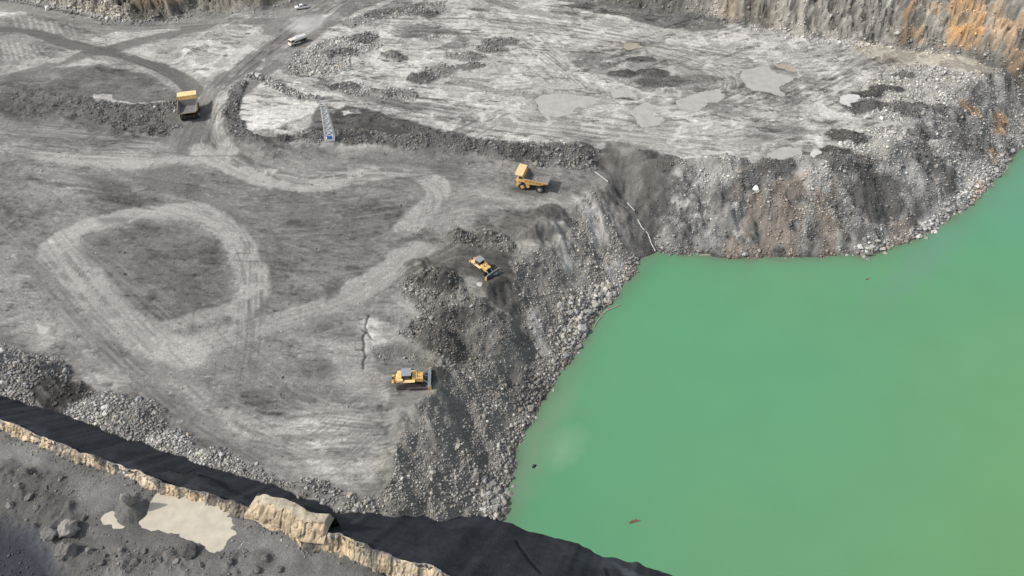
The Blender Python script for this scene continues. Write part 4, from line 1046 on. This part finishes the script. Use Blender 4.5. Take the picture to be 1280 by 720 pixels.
for k_ in top:
    pp = to_px(rx[k_], ry[k_], rz_[k_])
    for f_, lb, gr in ZONES:
        if f_(*pp): break
    o = bpy.data.objects.new('boulder', BM[rng.integers(0, 8)]); COL.objects.link(o)
    o.location = (rx[k_], ry[k_], rz_[k_] + rs[k_] * .25); o.rotation_euler = rng.uniform(-.5, .5, 3) + np.array([0, 0, rng.uniform(0, 6.28)])
    o.scale = rs[k_] * rng.uniform(.8, 1.25, 3); o.color = (*rcol[k_], 1)
    tag(o, lb, 'boulder', gr)

def place_boulder(px, py, size, col, label, seed, name='boulder', flat=.8, rz=0, sink=.3, group=None, sc=(1, 1, 1), **kw):
    x, y, z = on_ground(px, py)
    me = boulder_mesh(name, seed, flat, **kw); me.materials.append(M_bould)
    o = bpy.data.objects.new(name, me); COL.objects.link(o); o.location = (x, y, z + size * flat * sink); o.scale = [size * s_ for s_ in sc]
    o.rotation_euler = (0, 0, rz); o.color = (*col, 1)
    return tag(o, label, 'boulder', group)
MUD = (.15, .145, .135)
place_boulder(84, 664, 2.2, (.25, .235, .215), 'large rounded boulder with a pale dusty top on the muddy shelf', 7, flat=.85, chops=12, lo=.55, rough=.22)
place_boulder(64, 668, 1.7, MUD, 'smaller dark mud coated boulder leaning against the dusty topped boulder', 8, flat=.8, chops=12, lo=.5, rough=.24)
place_boulder(84, 690, 1.9, MUD, 'dark rounded mud boulder below the dusty topped boulder', 9, flat=.9, chops=12, lo=.5, rough=.24)
place_boulder(163, 628, 1.5, (.22, .21, .195), 'pointed grey rock standing on the mud mound beside the puddle', 12, flat=1.5, chops=10, sc=(.9, .8, 1.0), sink=.5)
place_boulder(127, 577, .85, (.06, .055, .055), 'small dark angular block against the tan ledge', 13, flat=.9)
place_boulder(238, 690, 1.6, (.075, .072, .07), 'smooth dark hump of mud at the lower edge of the beige puddle', 14, flat=.6, chops=6, lo=.7, rough=.22)
place_boulder(200, 700, .9, MUD, 'dark lump of mud left of the puddle edge hump', 15)
place_boulder(332, 697, 1.0, MUD, 'dark lump of mud below the tan rock face', 16)
for i_, (bx, by, bs) in enumerate([(22, 608, .8), (38, 622, 1.0), (46, 634, .7), (12, 632, .9), (58, 612, .6), (104, 648, .7), (112, 690, .9), (128, 704, .7), (212, 686, .7), (222, 702, .8), (252, 706, .6), (288, 702, .7), (306, 690, .6), (180, 690, .6), (168, 704, .8), (150, 688, .5), (322, 712, .8), (350, 712, .7)]):
    place_boulder(bx, by, bs, (.13, .125, .118) if i_ % 3 else (.19, .18, .165), 'mud coated lump scattered on the muddy shelf around the beige puddle', 40 + i_, flat=.75, chops=11, lo=.5, rough=.24, group='mud lumps on the near shelf')
place_boulder(945, 238, 1.5, (.62, .61, .58), 'single white boulder on the bench face above the water', 17, chops=8, flat=.9)
place_boulder(600, 356, .9, (.50, .48, .45), 'pale rounded rock just below the blade of the upper bulldozer', 18)
place_boulder(794, 357, .9, (.5, .5, .47), 'pale rock standing in the green water off the rubble toe', 19, sink=.7)
place_boulder(735, 391, 1.5, (.30, .30, .29), 'biggest grey boulder among the blocks at the waterline', 20)
place_boulder(1148, 296, 1.3, (.5, .49, .46), 'flat white block at the waterline below the bench face', 21, flat=.5)

# tan outcrop block on the crest
def outcrop():
    def s_at(px, py, z):
        x, y = unproj(px, py, z); return float((x - cA[0]) * cdir[0] + (y - cA[1]) * cdir[1])
    s0, s1 = s_at(300, 648, 10.5), s_at(407, 668, 10.5)
    sv = np.concatenate([[s0 - .05], np.arange(s0, s1, .12), [s1, s1 + .02]])
    key = np.array([(-1.3, -.9, 0), (-.2, 1.2, .45), (.9, 2.5, .82), (1.3, 3.0, 1.0), (2.2, 3.1, 1.35), (3.1, 2.9, 1.7), (3.7, 1.2, 2.0), (4.1, -4.0, 2.5)])
    qv = np.linspace(0, 2.5, 70)
    Sg, Qg = np.meshgrid(sv, qv)
    wbb = .9 * fbm(Sg, Sg * 0, 9, 3, 70)
    off = np.interp(Qg, key[:, 2], key[:, 0]); hh = np.interp(Qg, key[:, 2], key[:, 1])
    b1_, d1_ = blocks(1.3, 401, 2.5, Sg, Qg); b2_, d2_ = blocks(3.4, 402, 1.0, Sg, Qg)
    fr = sstep(.02, .2, Qg) * sstep(1.15, .85, Qg); tp = sstep(.85, 1.1, Qg) * sstep(2.0, 1.7, Qg)
    ck = sstep(.10, 0, d1_) * .7 + sstep(.16, 0, d2_)
    off = off + wbb + fr * (.28 * b1_ + .42 * b2_ + .2 * ck + .12 * fbm(Sg, Qg * 3, .5, 3, 403))
    ramp = sstep(s0 - .1, s0 + 2.2, Sg) * .45 + sstep(s0 + .5, s0 + 5, Sg) * .55
    ramp = .84 * np.minimum(ramp, 1.0) * (1 - sstep(s1 - .5, s1 + .02, Sg) * .75) * (1 + .10 * fbm(Sg, Qg * 0, 3.5, 3, 404))
    hh = np.where(hh > 0, hh * ramp, hh) + tp * (.22 * b2_ + .10 * fbm(Sg, off, .8, 4, 405)) + fr * .1 * b1_
    PX = cA[0] + cdir[0] * Sg + cnor[0] * off; PY = cA[1] + cdir[1] * Sg + cnor[1] * off
    g_ = .33 * (1 + .22 * b1_ + .12 * b2_ + .28 * fbm(Sg, Qg * 3, .7, 4, 406)) * (1 - .62 * np.clip(ck, 0, 1) * fr) * (1 - .45 * sstep(.25, .6, fbm(Sg, Qg * 2, 2.4, 4, 407)))
    g_ = g_ * (1 - tp) + tp * .33 * (1 + .25 * fbm(Sg, off, 1.2, 4, 408)); g_ = np.where(Qg > 1.75, .05, g_)
    orr = np.where(Qg > 1.75, 0, .44 * (1 - tp) + .10 * tp)
    o = mesh_obj('rock_outcrop', grid_mesh('rock_outcrop', PX.astype(F), PY.astype(F), (CR + hh).astype(F), grey_to_rgb(np.clip(g_, .03, .6), .2 + .9 * tp, orr * 1.15, (1.5, 1.03, .45)).astype(F)), M_rock)
    return tag(o, 'big tan block of rock with a pale top standing on the crest of the ledge', 'rock')
outcrop()

# ------------------------------------------------------------------ haul trucks
def wheel(parent, c, r, w, rimmat, n=26, dual=False):
    y = c[1]; s_ = 1 if y > 0 else -1
    e = link(bpy.data.objects.new('wheel', None), parent); e.location = c
    m = MB(); m.cyl((0, -w / 2, 0), (0, w / 2, 0), r, n=n)
    for k in range(n):
        a = 2 * math.pi * k / n; m.box((math.cos(a) * r, 0, math.sin(a) * r), (.12, w * .96, .16), (0, -a + math.pi / 2, 0))
    m.build('tyre', M_rub, e, .08)
    m = MB(); m.cyl((0, s_ * (w / 2 - .12), 0), (0, s_ * (w / 2 + .05), 0), r * .56, r * .5, n=20); m.cyl((0, s_ * (w / 2), 0), (0, s_ * (w / 2 + .22), 0), r * .24, n=14)
    m.build('rim', rimmat, e, .02)
    return e

def make_truck():
    t = thing('dump_truck', 'x', 'dump truck', group='yellow haul trucks')
    m = MB(); m.box((0, -.8, 1.75), (9.6, .5, .9)).box((0, .8, 1.75), (9.6, .5, .9)).box((1.0, 0, 1.7), (.6, 1.8, .8)).box((-3.4, 0, 1.5), (1.0, 4.6, .8)).box((-4.7, 0, 1.8), (.4, 2.4, 1.0))
    m.cyl((-3.4, -2.6, 1.4), (-3.4, 2.6, 1.4), .55, n=14).cyl((3.1, -2.2, 1.4), (3.1, 2.2, 1.4), .4, n=12); m.build('chassis', M_blk, t, .04)
    m = MB(); m.box((4.6, 0, 2.4), (1.5, 2.9, 2.4)).box((5.2, 0, 1.2), (.6, 5.6, .8)).box((4.2, 2.25, 2.5), (1.0, 1.3, 2.0)).box((4.2, -2.25, 2.5), (1.0, 1.3, 2.0)); m.build('front_body', M_yeld, t, .06)
    m = MB(); m.box((5.38, 0, 2.4), (.08, 2.3, 1.8))
    for k in range(6): m.box((5.44, 0, 1.7 + k * .28), (.06, 2.2, .1))
    m.build('radiator_grille', M_blk, t)
    for y in (-2.3, 2.3): MB().box((5.38, y, 2.0), (.1, .7, .4)).build('headlight', M_lamp, t, .02)
    MB().box((3.9, 0, 3.65), (3.4, 6.6, .18)).build('deck', M_yeld, t, .03)
    c = link(bpy.data.objects.new('cab', None), t); c.location = (3.9, 1.6, 3.75)
    m = MB(); m.prism([(-1.0, 0), (1.05, 0), (1.05, .9), (.75, 1.8), (-1.0, 1.8)], -1.1, 1.1).build('cab_shell', M_yeld, c, .05)
    m = MB(); m.prism([(1.07, .9), (1.09, .92), (.80, 1.68), (.77, 1.66)], -.95, .95)
    for y in (-1.13, 1.11): m.prism([(-.75, .75), (.85, .75), (.6, 1.6), (-.75, 1.6)], y, y + .02)
    m.build('window', M_gls, c)
    m = MB()
    for y in (-3.2, 3.2): m.tube([(2.4, y, 3.7), (2.4, y, 4.7), (5.5, y, 4.7), (5.5, y, 3.7)], .05).tube([(2.4, y, 4.25), (5.5, y, 4.25)], .04)
    m.tube([(5.5, -3.2, 4.7), (5.5, .3, 4.7)], .05).tube([(5.5, -1.5, 3.7), (5.5, -1.5, 4.7)], .05)
    m.build('handrail', M_yel, t)
    m = MB()
    m.tube([(5.5, -2.6, 3.7), (6.0, -1.2, .9)], .06).tube([(5.5, -2.0, 3.7), (6.0, -.6, .9)], .06)
    for k in range(8):
        a = k / 7; m.tube([(5.5 + .5 * a, -2.6 + 1.4 * a, 3.6 - 2.7 * a), (5.5 + .5 * a, -2.0 + 1.4 * a, 3.6 - 2.7 * a)], .05)
    m.build('ladder', M_yeld, t)
    MB().cyl((1.2, 1.6, 1.9), (1.2, 3.1, 1.9), .75, n=18).build('fuel_tank', M_yeld, t, .05)
    MB().box((1.0, -2.4, 1.9), (1.6, 1.3, 1.3)).build('hydraulic_tank', M_yeld, t, .06)
    for y in (-.9, .9): MB().cyl((.6, y, 1.9), (-1.2, y, 3.2), .22, n=12).cyl((-1.2, y, 3.2), (-1.6, y, 3.5), .14, n=10).build('hoist_cylinder', M_rim, t)
    wheel(t, (3.1, 2.75, 1.4), 1.4, 1.05, M_yel); wheel(t, (3.1, -2.75, 1.4), 1.4, 1.05, M_yel)
    for y in (1.75, 2.9, -1.75, -2.9): wheel(t, (-3.4, y, 1.4), 1.4, .98, M_rim)
    # tray: floor, flared sides, front wall, canopy
    wf, wt = 2.9, 3.55
    fl = [(-6.3, 4.15), (-3.2, 3.15), (2.1, 2.75)]          # floor profile x,z
    tp = [(-6.5, 4.75), (2.75, 5.25)]                         # top of sides
    def side(y0, y1, th):
        mm_ = MB()
        for s_ in (-1, 1):
            a = [(-6.3, s_ * y0, 4.15), (-3.2, s_ * y0, 3.15), (2.1, s_ * y0, 2.75), (2.75, s_ * y1, 5.25), (-6.5, s_ * y1, 4.75)]
            mm_.quadplate(a if s_ < 0 else a[::-1], th)
        return mm_
    m = side(wf + .25, wt, .05)
    m.prism([(-6.3, 4.15), (-3.2, 3.15), (2.1, 2.75), (2.1, 2.55), (-3.2, 2.95), (-6.3, 4.0)], -wf, wf)
    m.quadplate([(2.1, -wf, 2.75), (2.1, wf, 2.75), (3.1, wt, 6.45), (3.1, -wt, 6.45)], .16)
    for s_ in (-1, 1):
        for k in range(7):      # outer ribs
            x = -5.6 + k * 1.2; zt = 4.75 + (x + 6.5) / 9.25 * .5; zb = 4.0 - (x + 6.3) * .32 if x < -3.2 else 3.0 - (x + 3.2) * .075
            m.tube([(x, s_ * (wf + .05), max(zb, 2.7)), (x, s_ * (wt + .1), zt - .05)], .11, 4)
        m.tube([(-6.5, s_ * (wt + .02), 4.70), (2.75, s_ * (wt + .02), 5.18), (3.1, s_ * (wt + .02), 6.45)], .08, 6)
        m.quadplate([(2.1, s_ * wf, 2.9), (2.75, s_ * wt, 5.25), (3.1, s_ * wt, 6.45)], .1)
    tray = m.build('tray', M_yel, t)
    m = MB(); m.prism([(3.0, 6.35), (6.0, 6.75), (6.05, 6.55), (5.9, 6.5), (3.0, 6.1)], -wt, wt)
    for y in (-2.4, -1.2, 0, 1.2, 2.4): m.box((4.6, y, 6.44), (2.6, .16, .2), (0, -math.atan2(.4, 3.0), 0))
    m.build('canopy', M_yelp, t, .03)
    m = MB()
    m.prism([(-6.28, 4.2), (-3.2, 3.2), (2.12, 2.8), (2.12, 2.77), (-3.2, 3.16), (-6.28, 4.16)], -wf + .02, wf - .02)
    for s_ in (-1, 1):
        a = [(-6.2, s_ * (wf - .16), 4.2), (-3.2, s_ * (wf - .16), 3.2), (2.2, s_ * (wf - .16), 2.8), (2.78, s_ * (wt - .2), 5.1), (-6.3, s_ * (wt - .2), 4.66)]
        m.quadplate(a if s_ < 0 else a[::-1], .03)
        m.tube([(-6.45, s_ * (wt - .08), 4.78), (2.7, s_ * (wt - .08), 5.27)], .12, 5)
    m.quadplate([(1.9, -wf + .1, 2.85), (1.9, wf - .1, 2.85), (2.5, wt - .7, 5.3), (2.2, 0, 5.9), (2.5, -wt + .7, 5.3)][:4] if False else [(1.98, -wf + .1, 2.85), (1.98, wf - .1, 2.85), (2.62, wt - .35, 5.1), (2.62, -wt + .35, 5.1)], -.05)
    m.build('tray_liner', M_liner, t)
    for y in (-1.6, 1.6): MB().box((-4.95, y, 2.0), (.08, .5, .25)).build('tail_light', M_red, t)
    return t
truck = make_truck()
truck['label'] = 'yellow haul truck seen side on with an empty tray at the bench edge'
def put(t, key, rz, sc=1, tilt=(0, 0), dz=0):
    x, y, z = PADS[key]; t.location = (x, y, z + dz); t.rotation_euler = (tilt[0], tilt[1], math.radians(rz)); t.scale = (sc,) * 3
put(truck, 'truck_side', 164, .86)
truck2 = copy_tree(truck); truck2['label'] = 'yellow haul truck seen from behind driving up the haul road'
put(truck2, 'truck_rear', 106, .92)

# ------------------------------------------------------------------ bulldozers
def make_dozer():
    t = thing('bulldozer', 'x', 'bulldozer', group='yellow bulldozers')
    for s_ in (-1, 1):
        y = s_ * 1.35
        prof = [(-2.75, .45), (-2.45, .05), (2.35, .05), (2.75, .45), (2.6, .85), (1.9, 1.05), (-.75, 1.9), (-1.25, 2.05), (-1.7, 1.9), (-2.6, .95)]
        m = MB(); m.prism(prof, y - .33, y + .33)
        for (x0, z0), (x1, z1) in zip(prof, prof[1:] + prof[:1]):     # grouser bars
            ln = math.hypot(x1 - x0, z1 - z0); k = max(1, int(ln / .26))
            for q in range(k):
                f = (q + .5) / k; m.box((x0 + (x1 - x0) * f, y, z0 + (z1 - z0) * f), (.10, .70, .12), (0, -math.atan2(z1 - z0, x1 - x0), 0))
        tr = m.build('track', M_trk, t)
        m = MB(); m.cyl((-1.25, y + s_ * .28, 1.5), (-1.25, y + s_ * .42, 1.5), .42, n=16).cyl((-2.3, y + s_ * .28, .5), (-2.3, y + s_ * .42, .5), .36, n=14).cyl((2.3, y + s_ * .28, .5), (2.3, y + s_ * .42, .5), .36, n=14).box((0, y + s_ * .35, .5), (3.4, .1, .35))
        m.build('track_frame', M_trk, t)
    m = MB(); m.box((.2, 0, 1.2), (4.6, 1.9, 1.0)).build('hull', M_blk, t, .05)
    m = MB(); m.prism([(.75, 1.6), (3.0, 1.5), (3.05, 2.55), (.75, 2.95)], -.95, .95); m.build('engine_hood', M_yel, t, .08)
    m = MB()
    for k in range(5): m.box((3.08, 0, 1.7 + k * .17), (.05, 1.5, .07))
    m.build('radiator_grille', M_blk, t)
    for y in (-.45, .45): MB().cyl((1.9, y, 2.7), (1.9, y, 3.35), .10, n=10).build('exhaust_stack', M_blk, t)
    c = link(bpy.data.objects.new('cab', None), t); c.location = (-.35, 0, 1.9)
    MB().prism([(-.95, 0), (.9, 0), (.75, 1.75), (-.85, 1.75)], -.9, .9).build('cab_shell', M_blk, c, .05)
    m = MB()
    for s_ in (-1, 1): m.prism([(-.7, .6), (.7, .6), (.6, 1.6), (-.65, 1.6)], s_ * .91, s_ * .93)
    m.prism([(.86, .7), (.89, .7), (.79, 1.6), (.77, 1.6)], -.75, .75).prism([(-.95, .7), (-.92, .7), (-.86, 1.6), (-.89, 1.6)], -.75, .75); m.build('window', M_gls, c)
    MB().box((-.05, 0, 1.86), (2.1, 2.1, .2)).build('cab_roof', M_roof, c, .07)
    for s_ in (-1, 1):
        MB().box((.15, s_ * 1.25, 2.25), (2.4, .75, .18)).build('fender', M_yelp, t, .05)
        MB().box((-1.74, s_ * 1.05, 2.35), (1.3, .7, .7)).build('side_box', M_yelp, t, .05)
    MB().prism([(-2.7, 1.4), (-1.4, 1.4), (-1.4, 2.95), (-2.35, 2.8), (-2.75, 2.3)], -.85, .85).build('fuel_tank', M_yel, t, .1)
    r = link(bpy.data.objects.new('ripper', None), t)
    m = MB(); m.box((-3.3, 0, 1.5), (.5, 2.2, .45)).box((-2.95, -.6, 1.35), (.9, .22, .3)).box((-2.95, .6, 1.35), (.9, .22, .3)); m.build('ripper_frame', M_yeld, r, .03)
    MB().prism([(-3.5, 2.3), (-3.15, 2.3), (-3.15, .8), (-2.9, .35), (-3.1, .35), (-3.45, .75)], -.14, .14).build('ripper_shank', M_blk, r)
    for y in (-.6, .6): MB().cyl((-2.7, y, 2.2), (-3.3, y, 1.75), .1, n=8).build('ripper_cylinder', M_red, r)
    for s_ in (-1, 1):
        MB().box((1.8, s_ * 1.95, .75), (4.6, .26, .36)).build('push_arm', M_trk, t, .03)
        MB().cyl((2.6, s_ * .7, 2.5), (3.9, s_ * .8, 1.1), .12, n=10).build('lift_cylinder', M_rim, t)
    # curved blade
    bl = link(bpy.data.objects.new('blade', None), t)
    n_ = 12; P1 = []
    for k in range(n_ + 1):
        a = -1 + 2 * k / n_; P1.append((4.25 + .42 * a * a, 1.05 + a * 1.05))
    P2 = [(x - .14, z) for x, z in P1[::-1]]
    m = MB(); m.prism(P1 + P2, -2.45, 2.45); m.box((4.1, 0, .55), (.22, 4.4, .2)).box((4.1, 0, 1.5), (.22, 4.4, .2)); m.build('mouldboard', M_blade, bl)
    m = MB()
    for s_ in (-1, 1): m.prism([(4.62, 0), (4.75, 0.0), (4.8, 2.15), (4.55, 2.2), (4.1, 1.6), (4.1, .5)], s_ * 2.47 - .06, s_ * 2.47 + .06)
    m.build('blade_end', M_yeld, bl)
    MB().box((4.72, 0, .06), (.2, 4.9, .16), (0, .5, 0)).build('cutting_edge', M_blk, bl)
    for s_ in (-.95, .95): MB().tube([(-1.2, s_, 2.0), (-1.2, s_, 3.75)], .06).build('roll_bar', M_blk, t)
    return t
doz = make_dozer(); doz['label'] = 'yellow bulldozer with a bluish steel blade turned down the rubble slope'
put(doz, 'dozer_up', -43, 1.0, (math.radians(0), math.radians(2)))
doz2 = copy_tree(doz); doz2['label'] = 'yellow bulldozer pushing level above the rubble fan, blade edge on to the right'
put(doz2, 'dozer_low', 3, 1.12)

# ------------------------------------------------------------------ water truck and utility
wt_ = thing('water_truck', 'cream and white water truck with lime markings on the haul road', 'water truck')
MB().box((0, 0, 1.05), (9.0, 1.1, .35)).box((-3.0, 0, .8), (.3, 2.2, .3)).box((3.2, 0, .8), (.3, 2.0, .3)).build('chassis', M_blk, wt_, .03)
m = MB()
prof = [(1.25 * math.cos(a) * 1.0, 2.45 + 1.05 * math.sin(a)) for a in np.linspace(0, 2 * math.pi, 20, endpoint=False)]
m.prism(prof, -4.3, 2.0, 'yz'); m.box((-1.1, 0, 3.5), (4.6, .7, .12)).cyl((-2.5, 0, 3.4), (-2.5, 0, 3.75), .35, n=12).cyl((.3, 0, 3.4), (.3, 0, 3.75), .35, n=12); m.build('tank', M_wht, wt_, .04)
m = MB(); m.box((-4.4, 0, 2.2), (.16, 2.5, 1.9)).box((-4.6, 0, 1.2), (.5, 2.6, .35)); m.build('spray_bar', M_grn, wt_, .03)
c = link(bpy.data.objects.new('cab', None), wt_)
MB().prism([(2.3, .9), (4.6, .9), (4.6, 2.0), (4.3, 3.1), (2.3, 3.1)], -1.25, 1.25).build('cab_shell', M_crm, c, .08)
m = MB(); m.prism([(4.62, 2.0), (4.64, 2.0), (4.36, 2.95), (4.34, 2.95)], -1.1, 1.1)
for s_ in (-1, 1): m.prism([(2.7, 2.0), (4.3, 2.0), (4.1, 2.85), (2.7, 2.85)], s_ * 1.26, s_ * 1.28)
m.build('window', M_gls, c)
MB().box((4.7, 0, .85), (.3, 2.5, .5)).build('bumper', M_crm, wt_, .04)
for y in (-.9, .9): MB().box((4.66, y, 1.3), (.08, .4, .25)).build('headlight', M_lamp, wt_)
for x in (3.5, -2.2, -3.6):
    for y in (-1.05, 1.05): wheel(wt_, (x, y, .62), .62, .4, M_rim, 16)
put(wt_, 'water', -134, .84)

ut = thing('utility_truck', 'small white pickup parked high on the haul road', 'pickup')
MB().prism([(-2.6, .5), (2.5, .5), (2.6, .9), (2.45, 1.15), (1.2, 1.25), (-2.65, 1.2)], -.95, .95).build('body', M_wht, ut, .08)
MB().prism([(-.8, 1.2), (1.25, 1.2), (.55, 1.85), (-.65, 1.85)], -.85, .85).build('cabin', M_wht, ut, .08)
m = MB(); m.prism([(1.2, 1.28), (1.24, 1.28), (.64, 1.78), (.6, 1.78)], -.75, .75)
for s_ in (-1, 1): m.prism([(-.65, 1.28), (.98, 1.28), (.5, 1.74), (-.55, 1.74)], s_ * .86, s_ * .88)
m.build('window', M_gls, ut)
MB().box((-1.75, 0, 1.24), (1.6, 1.6, .06)).build('cargo_bed', M_blk, ut)
for y in (-.65, .65): MB().box((2.58, y, .95), (.06, .35, .18)).build('headlight', M_lamp, ut)
for x in (1.6, -1.7):
    for y in (-.85, .85): wheel(ut, (x, y, .38), .38, .26, M_rim, 14)
put(ut, 'ute', 198, 1.05)

# ------------------------------------------------------------------ lattice mast
x, y, z = PADS['mast']
ms = thing('lattice_mast', 'white lattice mast on a white skid with a blue tank', 'mast', (x, y, z), math.radians(8))
H_, b0, b1 = 12.4, 1.5, .85
m = MB(); nb = 7
cor = lambda f: [(sx_ * (b0 + (b1 - b0) * f), sy_ * (b0 + (b1 - b0) * f), .7 + H_ * f) for sx_, sy_ in ((-1, -1), (1, -1), (1, 1), (-1, 1))]
for k in range(nb):
    a = cor(k / nb); b_ = cor((k + 1) / nb)
    for q in range(4):
        m.tube([a[q], b_[q]], .22, 5).tube([a[q], b_[(q + 1) % 4]], .15, 4).tube([a[(q + 1) % 4], b_[q]], .15, 4).tube([b_[q], b_[(q + 1) % 4]], .15, 4)
m.build('lattice_frame', M_wht, ms)
m = MB(); m.box((0, 0, .45), (3.2, 3.2, .5)).box((0, -1.5, .95), (3.0, .2, .6)); m.build('skid', M_wht, ms, .04)
MB().cyl((-.85, -1.1, 1.75), (.85, -1.1, 1.75), .72, n=18).build('tank', M_blu, ms, .05)
m = MB(); m.box((0, 0, 13.2), (2.7, 2.0, .16)).box((-1.0, 0, 13.6), (.5, .5, .6)).box((.9, 0, 13.5), (.6, .5, .4)); m.build('crown_platform', M_rim, ms)
m = MB(); m.tube([(-1.3, -.95, 13.3), (-1.3, -.95, 14.1), (1.3, -.95, 14.1), (1.3, -.95, 13.3)], .06, 5).tube([(-1.3, .95, 13.3), (-1.3, .95, 14.1), (1.3, .95, 14.1), (1.3, .95, 13.3)], .06, 5); m.build('railing', M_wht, ms)

# ------------------------------------------------------------------ small things: pipe, branches, floating wood
def ground_tube(name, pts, r, mat, label, cat, lift=.1, sag=True, group=None):
    w_ = []
    for px, py in pts:
        q = on_ground(px, py); w_.append((q[0], q[1], max(q[2], WATER) + lift))
    c = w_
    m = MB(); m.tube(c, r, 7); o = m.build(name, mat); return tag(o, label, cat, group)
ground_tube('pipe', [(797, 276), (802, 286), (809, 297), (814, 306), (819, 315)], .17, M_pipe, 'long pale pipe lying down the gully edge to the water', 'pipe', .35)
ground_tube('pipe', [(744, 216), (752, 222), (760, 228)], .16, M_pipe, 'short pale pipe at the top of the gully', 'pipe', .3)
ground_tube('pipe', [(784, 254), (788, 259), (793, 264)], .14, M_pipe, 'thin pale pipe halfway down the gully edge', 'pipe', .3)
for pts, lb in (([(742, 411), (746, 404), (752, 397), (757, 391)], 'bent pale driftwood branch reaching into the green water'), ([(752, 393), (762, 389), (775, 386)], 'straight pale branch lying across the bent driftwood branch')):
    ground_tube('branch', pts, .13, M_wood, lb, 'driftwood', .12)
def floater(px, py, L_, r, rz, mat, name, label, cat):
    x, y = unproj(px, py, WATER); m = MB(); n_ = 6
    for k in range(n_):
        a = k / n_; b_ = (k + 1) / n_; rr = lambda q: r * (.6 + .5 * math.sin(math.pi * min(1, q + .15)))
        m.cyl((L_ * (a - .5), .12 * math.sin(a * 5), .02), (L_ * (b_ - .5), .12 * math.sin(b_ * 5), .02), rr(a), rr(b_), n=10)
    m.cyl((.1 * L_, 0, .1), (.18 * L_, .5, .3), r * .35, r * .2, n=7)
    o = m.build(name, mat); o.location = (float(x), float(y), WATER); o.rotation_euler = (0, 0, math.radians(rz)); tag(o, label, cat)
floater(793, 652, 2.6, .28, 18, M_logm, 'log', 'brown log floating alone in the green water', 'log')
floater(668, 583, 1.1, .34, 60, M_blk, 'stump', 'small black stump floating near the rubble toe', 'driftwood')
floater(1085, 349, 1.7, .16, 25, M_logm, 'stick', 'thin dark stick floating off the bench face', 'driftwood')
floater(884, 319, 5, .25, 4, M_wood, 'log', 'dark log lying along the waterline below the bench face', 'log')

# ------------------------------------------------------------------ dust hanging behind the water truck
M_dust = bpy.data.materials.new('dust_volume'); M_dust.use_nodes = True; nt = M_dust.node_tree; nt.nodes.remove(nt.nodes['Principled BSDF'])
pv = N(nt, 'ShaderNodeVolumePrincipled'); pv.inputs['Color'].default_value = (.97, .965, .95, 1); pv.inputs['Anisotropy'].default_value = .2
tc = N(nt, 'ShaderNodeTexCoord'); ln = N(nt, 'ShaderNodeVectorMath', operation='LENGTH'); nt.links.new(tc.outputs['Object'], ln.inputs[0])
nz = noise(nt, 2.2, 3, .6, tc.outputs['Object']); f1 = maprange(nt, ln.outputs['Value'], .1, 1.0, 1, 0); f2 = maprange(nt, nz.outputs['Fac'], .32, .7, 0, .38)
mu = N(nt, 'ShaderNodeMath', operation='MULTIPLY'); nt.links.new(f1, mu.inputs[0]); nt.links.new(f2, mu.inputs[1]); nt.links.new(mu.outputs[0], pv.inputs['Density'])
nt.links.new(pv.outputs[0], nt.nodes['Material Output'].inputs['Volume'])
bm = bmesh.new(); bmesh.ops.create_icosphere(bm, subdivisions=3, radius=1); me = bpy.data.meshes.new('dust_cloud'); bm.to_mesh(me); bm.free()
x, y, z = on_ground(384, 33); o = mesh_obj('dust_cloud', me, M_dust); o.location = (x, y, z + 1.0); o.scale = (9, 12, 2.6); o.rotation_euler = (0, 0, math.radians(-35)); o['kind'] = 'stuff'

# ------------------------------------------------------------------ light, sky, camera
SUN = Vector((-.66, -.14, .73)).normalized()
w = bpy.data.worlds.new('World'); scene.world = w; w.use_nodes = True
nt = w.node_tree; bg = nt.nodes['Background']
sky = nt.nodes.new('ShaderNodeTexSky'); sky.sky_type = 'NISHITA'; sky.sun_disc = False
sky.sun_elevation = math.asin(SUN.z); sky.sun_rotation = math.atan2(SUN.x, SUN.y) % (2 * math.pi)
sky.dust_density = 2.0
hs = nt.nodes.new('ShaderNodeHueSaturation'); hs.inputs['Saturation'].default_value = .45
nt.links.new(sky.outputs[0], hs.inputs['Color']); nt.links.new(hs.outputs[0], bg.inputs[0]); bg.inputs[1].default_value = .15
sl = bpy.data.lights.new('sun', 'SUN'); sl.energy = 2.9; sl.angle = math.radians(2.0); sl.color = (1, .96, .90)
so = link(bpy.data.objects.new('sun', sl)); so.rotation_euler = SUN.to_track_quat('Z', 'Y').to_euler()

cam = bpy.data.cameras.new('camera'); co = link(bpy.data.objects.new('camera', cam))
cam.sensor_width = 36; cam.lens = 36 * FPX / 1280; cam.clip_end = 9000; cam.clip_start = 1
co.location = (0, 0, CAMH); co.rotation_euler = (math.pi / 2 - PITCH, 0, 0)
scene.camera = co
scene.view_settings.view_transform = 'Standard'; scene.view_settings.look = 'None'; scene.view_settings.gamma = 1; scene.view_settings.exposure = 0.3
scene.view_settings.use_curve_mapping = False
scene.cycles.volume_bounces = 6
